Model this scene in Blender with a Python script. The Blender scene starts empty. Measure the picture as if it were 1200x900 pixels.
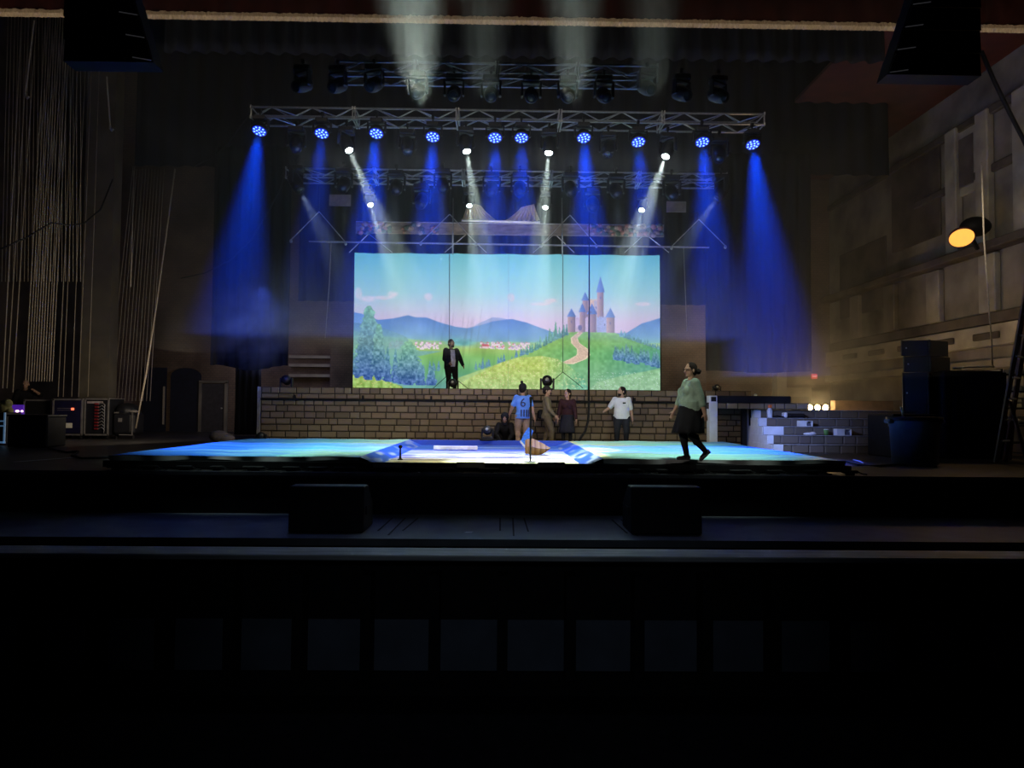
import bpy, bmesh, math, random
import numpy as np
from mathutils import Vector, Matrix, Quaternion
R = math.radians
PI = math.pi
scn = bpy.context.scene
COL = scn.collection
rng = random.Random(7)

# ------------------------------------------------------------------ camera
FPX = 832.0
CAM = Vector((0, 0, 1.12))
yaw, pitch, roll = R(0.8), R(1.93), 0.0085
F0 = Vector((math.sin(yaw) * math.cos(pitch), math.cos(yaw) * math.cos(pitch), math.sin(pitch)))
R0 = Vector((math.cos(yaw), -math.sin(yaw), 0))
U0 = R0.cross(F0)
RV = R0 * math.cos(roll) + U0 * math.sin(roll)
UV = U0 * math.cos(roll) - R0 * math.sin(roll)
cam_d = bpy.data.cameras.new('camera')
cam = bpy.data.objects.new('camera', cam_d)
COL.objects.link(cam)
M = Matrix(((RV.x, UV.x, -F0.x, CAM.x), (RV.y, UV.y, -F0.y, CAM.y), (RV.z, UV.z, -F0.z, CAM.z), (0, 0, 0, 1)))
cam.matrix_world = M
cam_d.sensor_fit = 'HORIZONTAL'
cam_d.sensor_width = 36.0
cam_d.lens = FPX / 1200.0 * 36.0
cam_d.clip_start = 0.05
cam_d.clip_end = 200
scn.camera = cam


def P(px, py, Y):
    """the point of the hall at depth Y that the photograph shows at a pixel"""
    d = F0 + RV * ((px - 600) / FPX) + UV * ((450 - py) / FPX)
    return CAM + d * (Y / d.y)


def PZ(px, py, z):
    """the point at height z that the photograph shows at a pixel"""
    d = F0 + RV * ((px - 600) / FPX) + UV * ((450 - py) / FPX)
    return CAM + d * ((z - CAM.z) / d.z)


def PX(px, Y):
    return P(px, 478, Y).x


# ------------------------------------------------------------------ materials
def srgb(r, g, b):
    def f(c):
        c /= 255.0
        return c / 12.92 if c <= 0.04045 else ((c + 0.055) / 1.055) ** 2.4
    return (f(r), f(g), f(b))


MATS = {}


def mat(name, col, rough=0.6, metal=0.0, var=0.25, scale=6.0, emit=None, es=0.0, bump=0.0, stretch=(1, 1, 1), spec=0.5):
    if name in MATS:
        return MATS[name]
    m = bpy.data.materials.new(name)
    m.use_nodes = True
    nt = m.node_tree
    b = nt.nodes['Principled BSDF']
    b.inputs['Roughness'].default_value = rough
    b.inputs['Metallic'].default_value = metal
    b.inputs['Specular IOR Level'].default_value = spec
    tc = nt.nodes.new('ShaderNodeTexCoord')
    mp = nt.nodes.new('ShaderNodeMapping')
    mp.inputs['Scale'].default_value = stretch
    no = nt.nodes.new('ShaderNodeTexNoise')
    no.inputs['Scale'].default_value = scale
    no.inputs['Detail'].default_value = 4
    nt.links.new(tc.outputs['Object'], mp.inputs['Vector'])
    nt.links.new(mp.outputs['Vector'], no.inputs['Vector'])
    rp = nt.nodes.new('ShaderNodeValToRGB')
    rp.color_ramp.elements[0].position = 0.3
    rp.color_ramp.elements[1].position = 0.7
    rp.color_ramp.elements[0].color = tuple(c * (1 - var) for c in col) + (1,)
    rp.color_ramp.elements[1].color = tuple(min(1, c * (1 + var)) for c in col) + (1,)
    nt.links.new(no.outputs['Fac'], rp.inputs['Fac'])
    nt.links.new(rp.outputs['Color'], b.inputs['Base Color'])
    if bump:
        bp = nt.nodes.new('ShaderNodeBump')
        bp.inputs['Strength'].default_value = bump
        bp.inputs['Distance'].default_value = 0.02
        nt.links.new(no.outputs['Fac'], bp.inputs['Height'])
        nt.links.new(bp.outputs['Normal'], b.inputs['Normal'])
    if emit:
        b.inputs['Emission Color'].default_value = tuple(emit) + (1,)
        b.inputs['Emission Strength'].default_value = es
    MATS[name] = m
    return m


def attr_mat(name, rough=0.8, emit=0.0, diff=1.0):
    """colour painted on the mesh itself"""
    if name in MATS:
        return MATS[name]
    m = bpy.data.materials.new(name)
    m.use_nodes = True
    nt = m.node_tree
    b = nt.nodes['Principled BSDF']
    b.inputs['Roughness'].default_value = rough
    b.inputs['Specular IOR Level'].default_value = 0.2
    a = nt.nodes.new('ShaderNodeAttribute')
    a.attribute_name = 'Color'
    mx = nt.nodes.new('ShaderNodeVectorMath')
    mx.operation = 'SCALE'
    mx.inputs['Scale'].default_value = diff
    nt.links.new(a.outputs['Color'], mx.inputs[0])
    nt.links.new(mx.outputs[0], b.inputs['Base Color'])
    if emit:
        nt.links.new(a.outputs['Color'], b.inputs['Emission Color'])
        b.inputs['Emission Strength'].default_value = emit
    MATS[name] = m
    return m


# ------------------------------------------------------------------ mesh building
def frame(d):
    d = Vector(d).normalized()
    a = Vector((0, 0, 1)) if abs(d.z) < 0.95 else Vector((1, 0, 0))
    u = d.cross(a).normalized()
    v = u.cross(d).normalized()
    return u, v


class MB:
    def __init__(self):
        self.v = []
        self.f = []
        self.c = []

    def add(self, vs, fs, col=None):
        o = len(self.v)
        self.v += [tuple(x) for x in vs]
        self.f += [tuple(i + o for i in f) for f in fs]
        self.c += [col] * len(vs)
        return self

    def box(self, c, s, rz=0.0, col=None, rot=None):
        c = Vector(c)
        h = [x / 2 for x in s]
        m = rot.to_3x3() if rot is not None else Matrix.Rotation(rz, 3, 'Z')
        vs = [c + m @ Vector((sx * h[0], sy * h[1], sz * h[2])) for sx, sy, sz in
              ((-1, -1, -1), (1, -1, -1), (1, 1, -1), (-1, 1, -1), (-1, -1, 1), (1, -1, 1), (1, 1, 1), (-1, 1, 1))]
        return self.add(vs, [(0, 3, 2, 1), (4, 5, 6, 7), (0, 1, 5, 4), (1, 2, 6, 5), (2, 3, 7, 6), (3, 0, 4, 7)], col)

    def bbox(self, c, s, b=0.01, rz=0.0, col=None):
        """box with chamfered edges all round"""
        c = Vector(c)
        h = [x / 2 for x in s]
        b = min(b, min(h) * 0.9)
        m = Matrix.Rotation(rz, 3, 'Z')
        bm = bmesh.new()
        pts = []
        for sx in (-1, 1):
            for sy in (-1, 1):
                for sz in (-1, 1):
                    for k in range(3):
                        q = [sx * h[0], sy * h[1], sz * h[2]]
                        for j in range(3):
                            if j != k:
                                q[j] -= (sx, sy, sz)[j] * b
                        pts.append(bm.verts.new(c + m @ Vector(q)))
        bmesh.ops.convex_hull(bm, input=pts)
        bm.verts.index_update()
        self.add([v.co.copy() for v in bm.verts], [[v.index for v in f.verts] for f in bm.faces], col)
        bm.free()
        return self

    def tube(self, p0, p1, r0, r1=None, n=8, col=None, cap=True):
        r1 = r0 if r1 is None else r1
        p0, p1 = Vector(p0), Vector(p1)
        u, v = frame(p1 - p0)
        vs = []
        for p, r in ((p0, r0), (p1, r1)):
            for i in range(n):
                a = 2 * PI * i / n
                vs.append(p + u * (r * math.cos(a)) + v * (r * math.sin(a)))
        fs = [(i, (i + 1) % n, n + (i + 1) % n, n + i) for i in range(n)]
        if cap:
            fs += [tuple(reversed(range(n))), tuple(range(n, 2 * n))]
        return self.add(vs, fs, col)

    def path(self, pts, r, n=6, col=None):
        pts = [Vector(p) for p in pts]
        vs = []
        u, v = frame(pts[1] - pts[0])
        for k, p in enumerate(pts):
            d = (pts[min(k + 1, len(pts) - 1)] - pts[max(k - 1, 0)]).normalized()
            u = (u - d * u.dot(d)).normalized()
            v = d.cross(u)
            rr = r[k] if isinstance(r, (list, tuple)) else r
            for i in range(n):
                a = 2 * PI * i / n
                vs.append(p + u * (rr * math.cos(a)) + v * (rr * math.sin(a)))
        fs = []
        for k in range(len(pts) - 1):
            for i in range(n):
                fs.append((k * n + i, k * n + (i + 1) % n, (k + 1) * n + (i + 1) % n, (k + 1) * n + i))
        fs += [tuple(reversed(range(n))), tuple(range((len(pts) - 1) * n, len(pts) * n))]
        return self.add(vs, fs, col)

    def lathe(self, prof, c=(0, 0, 0), axis=(0, 0, 1), n=20, col=None, cap=True):
        """profile of (radius, height) turned about an axis"""
        c = Vector(c)
        ax = Vector(axis).normalized()
        u, v = frame(ax)
        vs = []
        for r, h in prof:
            for i in range(n):
                a = 2 * PI * i / n
                vs.append(c + ax * h + u * (r * math.cos(a)) + v * (r * math.sin(a)))
        fs = []
        for k in range(len(prof) - 1):
            for i in range(n):
                fs.append((k * n + i, k * n + (i + 1) % n, (k + 1) * n + (i + 1) % n, (k + 1) * n + i))
        if cap and prof[0][0] > 1e-5:
            fs.append(tuple(reversed(range(n))))
        if cap and prof[-1][0] > 1e-5:
            fs.append(tuple(range((len(prof) - 1) * n, len(prof) * n)))
        return self.add(vs, fs, col)

    def blob(self, c, rad, rot=None, nu=14, nv=9, col=None):
        c = Vector(c)
        m = rot.to_3x3() if rot is not None else Matrix.Identity(3)
        vs = [c + m @ Vector((0, 0, -rad[2]))]
        for j in range(1, nv):
            t = -PI / 2 + PI * j / nv
            for i in range(nu):
                a = 2 * PI * i / nu
                vs.append(c + m @ Vector((rad[0] * math.cos(t) * math.cos(a), rad[1] * math.cos(t) * math.sin(a), rad[2] * math.sin(t))))
        vs.append(c + m @ Vector((0, 0, rad[2])))
        top = len(vs) - 1
        fs = [(0, 1 + (i + 1) % nu, 1 + i) for i in range(nu)]
        for j in range(nv - 2):
            for i in range(nu):
                a, b = 1 + j * nu, 1 + (j + 1) * nu
                fs.append((a + i, a + (i + 1) % nu, b + (i + 1) % nu, b + i))
        a = 1 + (nv - 2) * nu
        fs += [(a + i, a + (i + 1) % nu, top) for i in range(nu)]
        return self.add(vs, fs, col)

    def caps(self, p0, p1, r0, r1=None, n=12):
        """tapered limb with round ends"""
        r1 = r0 if r1 is None else r1
        self.blob(p0, (r0,) * 3, nu=n, nv=8)
        self.blob(p1, (r1,) * 3, nu=n, nv=8)
        if (Vector(p1) - Vector(p0)).length > 1e-4:
            self.tube(p0, p1, r0, r1, n=n)
        return self

    def rings(self, rs, n=20, col=None):
        """loft of (centre, x axis, y axis) rings"""
        vs = []
        for c, ux, uy in rs:
            c, ux, uy = Vector(c), Vector(ux), Vector(uy)
            for i in range(n):
                a = 2 * PI * i / n
                vs.append(c + ux * math.cos(a) + uy * math.sin(a))
        fs = []
        for k in range(len(rs) - 1):
            for i in range(n):
                fs.append((k * n + i, k * n + (i + 1) % n, (k + 1) * n + (i + 1) % n, (k + 1) * n + i))
        fs += [tuple(reversed(range(n))), tuple(range((len(rs) - 1) * n, len(rs) * n))]
        return self.add(vs, fs, col)

    def grid(self, fn, nu, nv, colfn=None):
        o = len(self.v)
        for j in range(nv + 1):
            for i in range(nu + 1):
                self.v.append(tuple(fn(i / nu, j / nv)))
                self.c.append(colfn(i / nu, j / nv) if colfn else None)
        for j in range(nv):
            for i in range(nu):
                a = o + j * (nu + 1) + i
                self.f.append((a, a + 1, a + nu + 2, a + nu + 1))
        return self

    def prism(self, poly, d, col=None):
        """polygon (list of points) pushed along d"""
        n = len(poly)
        d = Vector(d)
        vs = [Vector(p) for p in poly] + [Vector(p) + d for p in poly]
        fs = [tuple(reversed(range(n))), tuple(range(n, 2 * n))]
        fs += [(i, (i + 1) % n, n + (i + 1) % n, n + i) for i in range(n)]
        return self.add(vs, fs, col)

    def mesh(self, name, m, smooth=False, xf=None):
        me = bpy.data.meshes.new(name)
        vs = [xf @ Vector(p) for p in self.v] if xf is not None else self.v
        me.from_pydata(vs, [], self.f)
        if any(c is not None for c in self.c):
            ca = me.color_attributes.new('Color', 'FLOAT_COLOR', 'POINT')
            flat = []
            for c in self.c:
                c = c or (0.5, 0.5, 0.5)
                flat += [c[0], c[1], c[2], 1.0]
            ca.data.foreach_set('color', flat)
        bm = bmesh.new()
        bm.from_mesh(me)
        bmesh.ops.recalc_face_normals(bm, faces=bm.faces)
        bm.to_mesh(me)
        bm.free()
        if smooth:
            me.shade_smooth()
        if m is not None:
            for q in (m if isinstance(m, (list, tuple)) else [m]):
                me.materials.append(q)
        return me

    def build(self, name, m, parent=None, smooth=False, label=None):
        """world-space geometry becomes one object; below a parent it is stored relative to it"""
        if parent is None:
            # origin at the middle of the base
            xs = np.array(self.v)
            lo, hi = xs.min(0), xs.max(0)
            org = Vector(((lo[0] + hi[0]) / 2, (lo[1] + hi[1]) / 2, lo[2]))
            ob = bpy.data.objects.new(name, self.mesh(name, m, smooth, Matrix.Translation(-org)))
            ob.location = org
            COL.objects.link(ob)
            WM[ob.name] = Matrix.Translation(org)
        else:
            pm = WM[parent.name]
            ob = bpy.data.objects.new(name, self.mesh(name, m, smooth, pm.inverted()))
            ob.parent = parent
            COL.objects.link(ob)
            WM[ob.name] = pm.copy()
        if label:
            ob['label'] = label
        return ob


WM = {}


def tag(o, label, cat, group=None, kind=None):
    o['label'] = label
    o['category'] = cat
    if group:
        o['group'] = group
    if kind:
        o['kind'] = kind
    return o


def empty(name, loc, label, cat, group=None, rz=0.0):
    o = bpy.data.objects.new(name, None)
    o.empty_display_size = 0.2
    o.location = loc
    o.rotation_euler = (0, 0, rz)
    COL.objects.link(o)
    WM[o.name] = Matrix.Translation(Vector(loc)) @ Matrix.Rotation(rz, 4, 'Z')
    return tag(o, label, cat, group)


def struct(o):
    o['kind'] = 'structure'
    return o


def as_mesh(o):
    """lettering becomes a plain mesh object"""
    dg = bpy.context.evaluated_depsgraph_get()
    me = bpy.data.meshes.new_from_object(o.evaluated_get(dg))
    n = bpy.data.objects.new('x', me)
    COL.objects.link(n)
    n.parent = o.parent
    n.matrix_local = o.matrix_local
    nm = o.name.split('.')[0]
    bpy.data.objects.remove(o)
    n.name = nm
    me.name = nm
    return n


def copy_tree(o, parent=None):
    c = o.copy()
    COL.objects.link(c)
    if parent is not None:
        c.parent = parent
    for ch in list(o.children):
        copy_tree(ch, c)
    return c


def child_of(o, name):
    for ch in o.children:
        if ch.name.split('.')[0] == name:
            return ch


def spot(name, loc, aim, power, col, ang, blend=0.5, size=0.05):
    ld = bpy.data.lights.new(name, 'SPOT')
    ld.energy = power
    ld.color = col
    ld.spot_size = R(ang)
    ld.spot_blend = blend
    ld.shadow_soft_size = size
    o = bpy.data.objects.new(name, ld)
    o.location = loc
    d = Vector(aim) - Vector(loc)
    o.rotation_euler = d.to_track_quat('-Z', 'Y').to_euler()
    COL.objects.link(o)
    return o


def point(name, loc, power, col, size=0.1):
    ld = bpy.data.lights.new(name, 'POINT')
    ld.energy = power
    ld.color = col
    ld.shadow_soft_size = size
    o = bpy.data.objects.new(name, ld)
    o.location = loc
    COL.objects.link(o)
    return o


def area(name, loc, aim, power, col, sx, sy):
    ld = bpy.data.lights.new(name, 'AREA')
    ld.shape = 'RECTANGLE'
    ld.size, ld.size_y = sx, sy
    ld.energy = power
    ld.color = col
    o = bpy.data.objects.new(name, ld)
    o.location = loc
    d = Vector(aim) - Vector(loc)
    o.rotation_euler = d.to_track_quat('-Z', 'Y').to_euler()
    COL.objects.link(o)
    return o
# ------------------------------------------------------------------ setting
m_black = mat('black_paint', (0.012, 0.012, 0.014), 0.6, var=0.3, scale=4, spec=0.2)
m_blackcloth = mat('black_cloth', (0.010, 0.011, 0.016), 0.95, var=0.35, scale=3, stretch=(6, 6, 0.3), spec=0.05)
m_floor = mat('stage_floor_black', (0.045, 0.043, 0.045), 0.42, var=0.45, scale=2.0, spec=0.4)
m_pit = mat('pit_cover_grey', (0.20, 0.22, 0.26), 0.5, var=0.15, scale=3)
m_house = mat('house_carpet', (0.008, 0.008, 0.012), 0.95, var=0.3, scale=8, spec=0.05)
m_brickwall = None
m_plaster = mat('old_plaster', (0.23, 0.20, 0.155), 0.9, var=0.55, scale=0.7, bump=0.3)
m_plaster2 = mat('pale_plaster', (0.36, 0.32, 0.25), 0.9, var=0.35, scale=1.1, bump=0.3)
m_plaster3 = mat('dark_plaster', (0.10, 0.08, 0.06), 0.9, var=0.6, scale=0.9, bump=0.3)  # darker plaster for bands, panels and patches
m_darkred = mat('dark_red_paint', (0.10, 0.022, 0.014), 0.8, var=0.3, scale=1.5)
m_steel = mat('brushed_aluminium', (0.55, 0.56, 0.58), 0.35, 0.9, var=0.15, scale=20)
m_white = mat('white_paint', (0.75, 0.77, 0.80), 0.6, var=0.06, scale=8)
m_iron = mat('dark_iron', (0.03, 0.03, 0.035), 0.45, 0.6, var=0.3, scale=12)
m_rope = mat('pale_rope', (0.42, 0.36, 0.28), 0.9, var=0.2, scale=30)


def brick_mat(name, c1, c2, mortar, scale):
    m = bpy.data.materials.new(name)
    m.use_nodes = True
    nt = m.node_tree
    b = nt.nodes['Principled BSDF']
    b.inputs['Roughness'].default_value = 0.9
    tc = nt.nodes.new('ShaderNodeTexCoord')
    sp = nt.nodes.new('ShaderNodeSeparateXYZ')
    cb = nt.nodes.new('ShaderNodeCombineXYZ')
    nt.links.new(tc.outputs['Object'], sp.inputs[0])
    ad = nt.nodes.new('ShaderNodeMath')
    ad.operation = 'ADD'
    nt.links.new(sp.outputs['X'], ad.inputs[0])
    nt.links.new(sp.outputs['Y'], ad.inputs[1])
    nt.links.new(ad.outputs[0], cb.inputs['X'])
    nt.links.new(sp.outputs['Z'], cb.inputs['Y'])
    br = nt.nodes.new('ShaderNodeTexBrick')
    br.inputs['Color1'].default_value = c1 + (1,)
    br.inputs['Color2'].default_value = c2 + (1,)
    br.inputs['Mortar'].default_value = mortar + (1,)
    br.inputs['Scale'].default_value = scale
    br.inputs['Mortar Size'].default_value = 0.03
    nt.links.new(cb.outputs[0], br.inputs['Vector'])
    no = nt.nodes.new('ShaderNodeTexNoise')
    no.inputs['Scale'].default_value = 0.6
    no.inputs['Detail'].default_value = 6
    nt.links.new(tc.outputs['Object'], no.inputs['Vector'])
    rp = nt.nodes.new('ShaderNodeValToRGB')
    rp.color_ramp.elements[0].position = 0.3
    rp.color_ramp.elements[1].position = 0.7
    rp.color_ramp.elements[0].color = (0.35, 0.33, 0.33, 1)
    rp.color_ramp.elements[1].color = (1, 1, 1, 1)
    nt.links.new(no.outputs['Fac'], rp.inputs['Fac'])
    mx = nt.nodes.new('ShaderNodeVectorMath')
    mx.operation = 'MULTIPLY'
    nt.links.new(br.outputs['Color'], mx.inputs[0])
    nt.links.new(rp.outputs['Color'], mx.inputs[1])
    nt.links.new(mx.outputs[0], b.inputs['Base Color'])
    return m


m_brickwall = brick_mat('old_brick', (0.22, 0.15, 0.11), (0.26, 0.18, 0.13), (0.17, 0.13, 0.10), 2.6)

XL, XR, YB, ZC = -18.0, 14.2, 30.5, 11.2
STAGE = 12.2
struct(MB().box(((XL + XR) / 2, (STAGE + YB) / 2, -0.05), (XR - XL + 0.6, YB - STAGE, 0.1)).build('floor', m_floor))
struct(MB().box(((XL + XR) / 2, STAGE + 0.05, -0.92), (XR - XL + 0.6, 0.1, 1.64)).build('wall_front', m_black))
struct(MB().box((0, STAGE - 0.02, -0.03), (XR - XL, 0.06, 0.06)).build('trim_1', mat('stage_lip_grey', (0.10, 0.10, 0.11), 0.5, var=0.3)))
struct(MB().box((0, (9.95 + STAGE) / 2, -0.76), (26, STAGE - 9.95, 0.10)).build('floor_pit', m_pit))
struct(MB().box((0, 10.02, -1.3), (26, 0.06, 0.98)).build('wall_pit', m_black))
struct(MB().box((0, 4.0, -1.8), (40, 16.4, 0.1)).build('floor_house', m_house))
# audience-side rail in front of the pit: cap, face, pilasters and recessed panels
rail = struct(MB().box((0, 7.72, -1.11), (26, 0.12, 1.28)).build('wall_rail', m_black))
cap = MB().bbox((0, 7.70, -0.46), (26, 0.42, 0.06), 0.012).build('rail_cap', mat('worn_grey_rail', (0.44, 0.45, 0.47), 0.5, var=0.3, scale=3, stretch=(0.5, 4, 4)), rail)
m_panel = mat('dark_blue_panel', (0.12, 0.14, 0.19), 0.7, var=0.15, scale=3)
zt, zb = P(600, 728, 7.6).z, P(600, 788, 7.6).z
for k in range(-9, 10):
    xa = PX(591 + k * 78.5, 7.5)
    MB().box((xa, 7.53, -0.62 - 0.565), (0.105, 0.26, 1.13)).build('pilaster', m_black, rail)
    if k < 9:
        xb = PX(591 + (k + 1) * 78.5, 7.5)
        MB().box(((xa + xb) / 2, 7.65, (zt + zb) / 2), (xb - xa - 0.105, 0.012, zt - zb)).build('panel', m_panel, rail)
MB().box((0, 7.42, zb - 0.06), (26, 0.5, 0.10)).build('ledge', m_black, rail)

struct(MB().box(((XL + XR) / 2, YB + 0.1, 8), (XR - XL + 0.6, 0.2, 16)).build('wall_back', m_brickwall))
struct(MB().box((XL - 0.1, (STAGE + YB) / 2, 8), (0.2, YB - STAGE, 16)).build('wall_left', mat('dark_brick_paint', (0.05, 0.04, 0.035), 0.9, var=0.5, scale=1)))
wr = struct(MB().box((XR + 0.1, (STAGE + YB) / 2, ZC / 2), (0.2, YB - STAGE, ZC)).build('wall_right', m_plaster))
struct(MB().box(((XL + 9.5) / 2, (STAGE + YB) / 2 - 4, 16.05), (9.5 - XL + 0.3, YB - STAGE + 9, 0.1)).build('ceiling', m_black))
struct(MB().box(((9.65 + XR) / 2, (STAGE + YB) / 2 - 4, ZC + 0.05), (XR - 9.65 + 0.3, YB - STAGE + 9, 0.1)).build('ceiling_right', m_darkred))
# pale column of wall on the left, behind the ropes
struct(MB().box((PX(112, 24.5), 24.6, 7.5), (1.0, 0.5, 15)).build('trim_2', mat('dusty_column', (0.13, 0.115, 0.09), 0.9, var=0.25, scale=1.2)))


# relief of the right wall
def wall_trim(n, px0, py0, px1, py1, dep, m, yy=None):
    """a relief on the right wall; pixel corners fix how far along and how high it sits"""
    a = []
    for px, py in ((px0, py0), (px1, py1)):
        d = F0 + RV * ((px - 600) / FPX) + UV * ((450 - py) / FPX)
        a.append(CAM + d * (XR / d.x))
    y0, y1 = sorted((a[0].y, a[1].y))
    z0, z1 = sorted((a[0].z, a[1].z))
    MB().bbox((XR - dep / 2, (y0 + y1) / 2, (z0 + z1) / 2), (dep, y1 - y0, z1 - z0), 0.02).build(n, m, wr)
    return y0, y1, z0, z1


def wall_band(n, z0, z1, dep, m, y0=18.0, y1=30.4):
    MB().bbox((XR - dep / 2, (y0 + y1) / 2, (z0 + z1) / 2), (dep, y1 - y0, z1 - z0), 0.03).build(n, m, wr)


wall_band('balcony_front', 3.0, 3.62, 0.25, m_plaster2)
wall_band('dado', 0.0, 1.5, 0.08, m_plaster3)
wall_band('ledge', 2.35, 2.62, 0.3, m_plaster)
wall_band('dark_band', 3.65, 4.0, 0.12, m_plaster3)
wall_band('cornice', 5.75, 6.0, 0.45, m_plaster3)
wall_band('upper_band', 8.05, 8.3, 0.12, m_plaster3, 18, 24)
wall_band('frieze', 9.75, 10.0, 0.15, m_plaster3)
for px in (1010, 1052, 1105, 1171):
    Yp = XR * FPX / (px - 588.4)
    MB().bbox((XR - 0.1, Yp, 4.85), (0.2, 0.7, 1.7), 0.03).build('lower_pilaster', m_plaster2 if px > 1100 else m_plaster, wr)
for px in (1130, 1168, 1215):
    Yp = XR * FPX / (px - 588.4)
    MB().bbox((XR - 0.12, Yp, 8.0), (0.24, 0.55, 3.9), 0.04).build('upper_pilaster', m_plaster2, wr)
wall_trim('dark_patch', 1046, 200, 1104, 275, 0.06, m_plaster3)  # patches of darker plaster set on the wall
wall_trim('dark_patch', 985, 300, 1040, 360, 0.05, m_plaster3)
wall_trim('recess_frame', 1112, 165, 1148, 222, 0.1, m_plaster2)
wall_trim('recess_panel', 1115, 172, 1145, 214, 0.13, m_plaster3)
for k in range(5):
    yk = 20.2 + k * 2.0
    MB().bbox((XR - 0.28, yk, 3.3), (0.08, 1.1, 0.2), 0.03).build('relief_panel', m_plaster3, wr)

# doors and openings in the rear wall
d1 = struct(MB().box((P(249, 470, 30.2).x, 30.32, 1.02), (0.96, 0.08, 2.04)).build('door_1', mat('dull_door', (0.05, 0.045, 0.05), 0.6)))
xa = P(249, 470, 30.2).x
for sx in (-0.54, 0.54):
    MB().box((xa + sx, 30.28, 1.05), (0.1, 0.14, 2.1)).build('door_frame', m_plaster, d1)
MB().box((xa, 30.28, 2.12), (1.18, 0.14, 0.1)).build('door_frame', m_plaster, d1)
MB().lathe([(0.0, 0), (0.04, 0.01), (0.04, 0.05), (0, 0.06)], (xa + 0.36, 30.28, 1.0), (0, -1, 0), 10).build('door_handle', m_steel, d1)
d2 = struct(MB().box((P(935, 463, 30.2).x, 30.3, 1.05), (1.25, 0.1, 2.1)).build('door_2', m_plaster2))
MB().box((P(935, 463, 30.2).x + 0.12, 30.24, 0.85), (0.7, 0.06, 1.7)).build('door_leaf', m_plaster, d2)
# arched dark opening, left of the far door
xo0, xo1 = P(198, 470, 30.2).x, P(233, 470, 30.2).x
arc = [(xo0, 30.3, 0), (xo1, 30.3, 0), (xo1, 30.3, 2.35)] + [((xo0 + xo1) / 2 + (xo1 - xo0) / 2 * math.cos(t), 30.3, 2.35 + 0.35 * math.sin(t)) for t in [PI * k / 8 for k in range(1, 8)]] + [(xo0, 30.3, 2.35)]
dd = struct(MB().prism(arc, (0, 0.1, 0)).build('door_3', mat('dark_blue_door', (0.012, 0.014, 0.03), 0.6)))
MB().box((xo0 - 0.22, 30.2, 1.1), (0.06, 0.06, 1.6)).build('door_pull', m_rope, dd)
xo0, xo1 = P(166, 470, 30.2).x, P(193, 470, 30.2).x
struct(MB().box(((xo0 + xo1) / 2, 30.3, 1.35), (xo1 - xo0, 0.1, 2.7)).build('door_4', mat('dark_blue_door', (0.012, 0.014, 0.03))))
# piers standing out of the rear wall behind the set
for (pa, pb, py, Yp, mm) in ((386, 416, 330, 29.6, m_brickwall), (775, 828, 305, 29.4, m_brickwall), (911, 922, 428, 29.9, m_plaster2)):
    x0, x1 = PX(pa, Yp), PX(pb, Yp)
    zt_ = P((pa + pb) / 2, py, Yp).z
    struct(MB().box(((x0 + x1) / 2, (Yp + YB) / 2, zt_ / 2), (x1 - x0, YB - Yp, zt_)).build('trim_%d' % (10 + int(pa / 100)), mm))
# dull courses of stone low on the rear wall, left of the painted drop
for k, py in enumerate((418, 428, 440)):
    p = P(376, py, 29.5)
    struct(MB().box((p.x, 29.9, p.z), (P(416, py, 29.5).x - P(338, py, 29.5).x, 0.5, 0.12)).build('trim_%d' % (20 + k), m_plaster))


# ------------------------------------------------------------------ drapes
def drape(name, x0, x1, z0, z1, Y, m, label, cat, folds=10, amp=0.06, wav=0.0, group=None):
    n = folds * 8
    mb = MB()

    def fn(u, v):
        x = x0 + (x1 - x0) * u
        z = z0 + (z1 - z0) * v + (wav * math.sin(u * 7.0 + 1) * (1 - v))
        return (x, Y + amp * math.sin(u * folds * 2 * PI + 0.6 * math.sin(v * 3)) * (0.5 + 0.5 * (1 - v * 0.5)), z)
    mb.grid(fn, n, 6)
    mb2 = MB()
    o = mb.build(name, m, smooth=True)
    s = o.modifiers.new('thick', 'SOLIDIFY')
    s.thickness = 0.02
    return tag(o, label, cat, group)


drape('leg_curtain', PX(245, 22), PX(336, 22), P(290, 431, 22).z, 9.2, 22, m_blackcloth, 'narrow black leg curtain hanging left of the set, lower hem catching blue haze', 'curtain', 7, 0.09, 0.08)
drape('leg_curtain', PX(827, 22), PX(951, 22), P(888, 436, 22).z, 9.2, 22, m_blackcloth, 'wide black leg curtain hanging right of the set above the brick portal', 'curtain', 8, 0.09, 0.03)
drape('border_curtain', PX(150, 22.8), PX(1044, 22.8), P(600, 200, 22.8).z, 14.5, 22.8, m_blackcloth, 'long black border curtain across the top of the stage behind both trusses', 'curtain', 40, 0.08)
drape('back_curtain', PX(347, 26.2), PX(829, 26.2), 5.0, 15.5, 26.2, m_blackcloth, 'black back curtain hanging behind the painted landscape drop', 'curtain', 30, 0.08)
drape('border_curtain', PX(176, 16), PX(1046, 16), P(600, 62, 16).z, 11.1, 16.2, m_blackcloth, 'black border curtain just behind the fringed valance, above the front truss', 'curtain', 40, 0.08)
drape('masking_curtain', PX(275, 27), PX(305, 27), 0.02, P(290, 428, 27).z, 27, m_blackcloth, 'short black masking curtain standing behind the left end of the brick wall', 'curtain', 4, 0.06)
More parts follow.
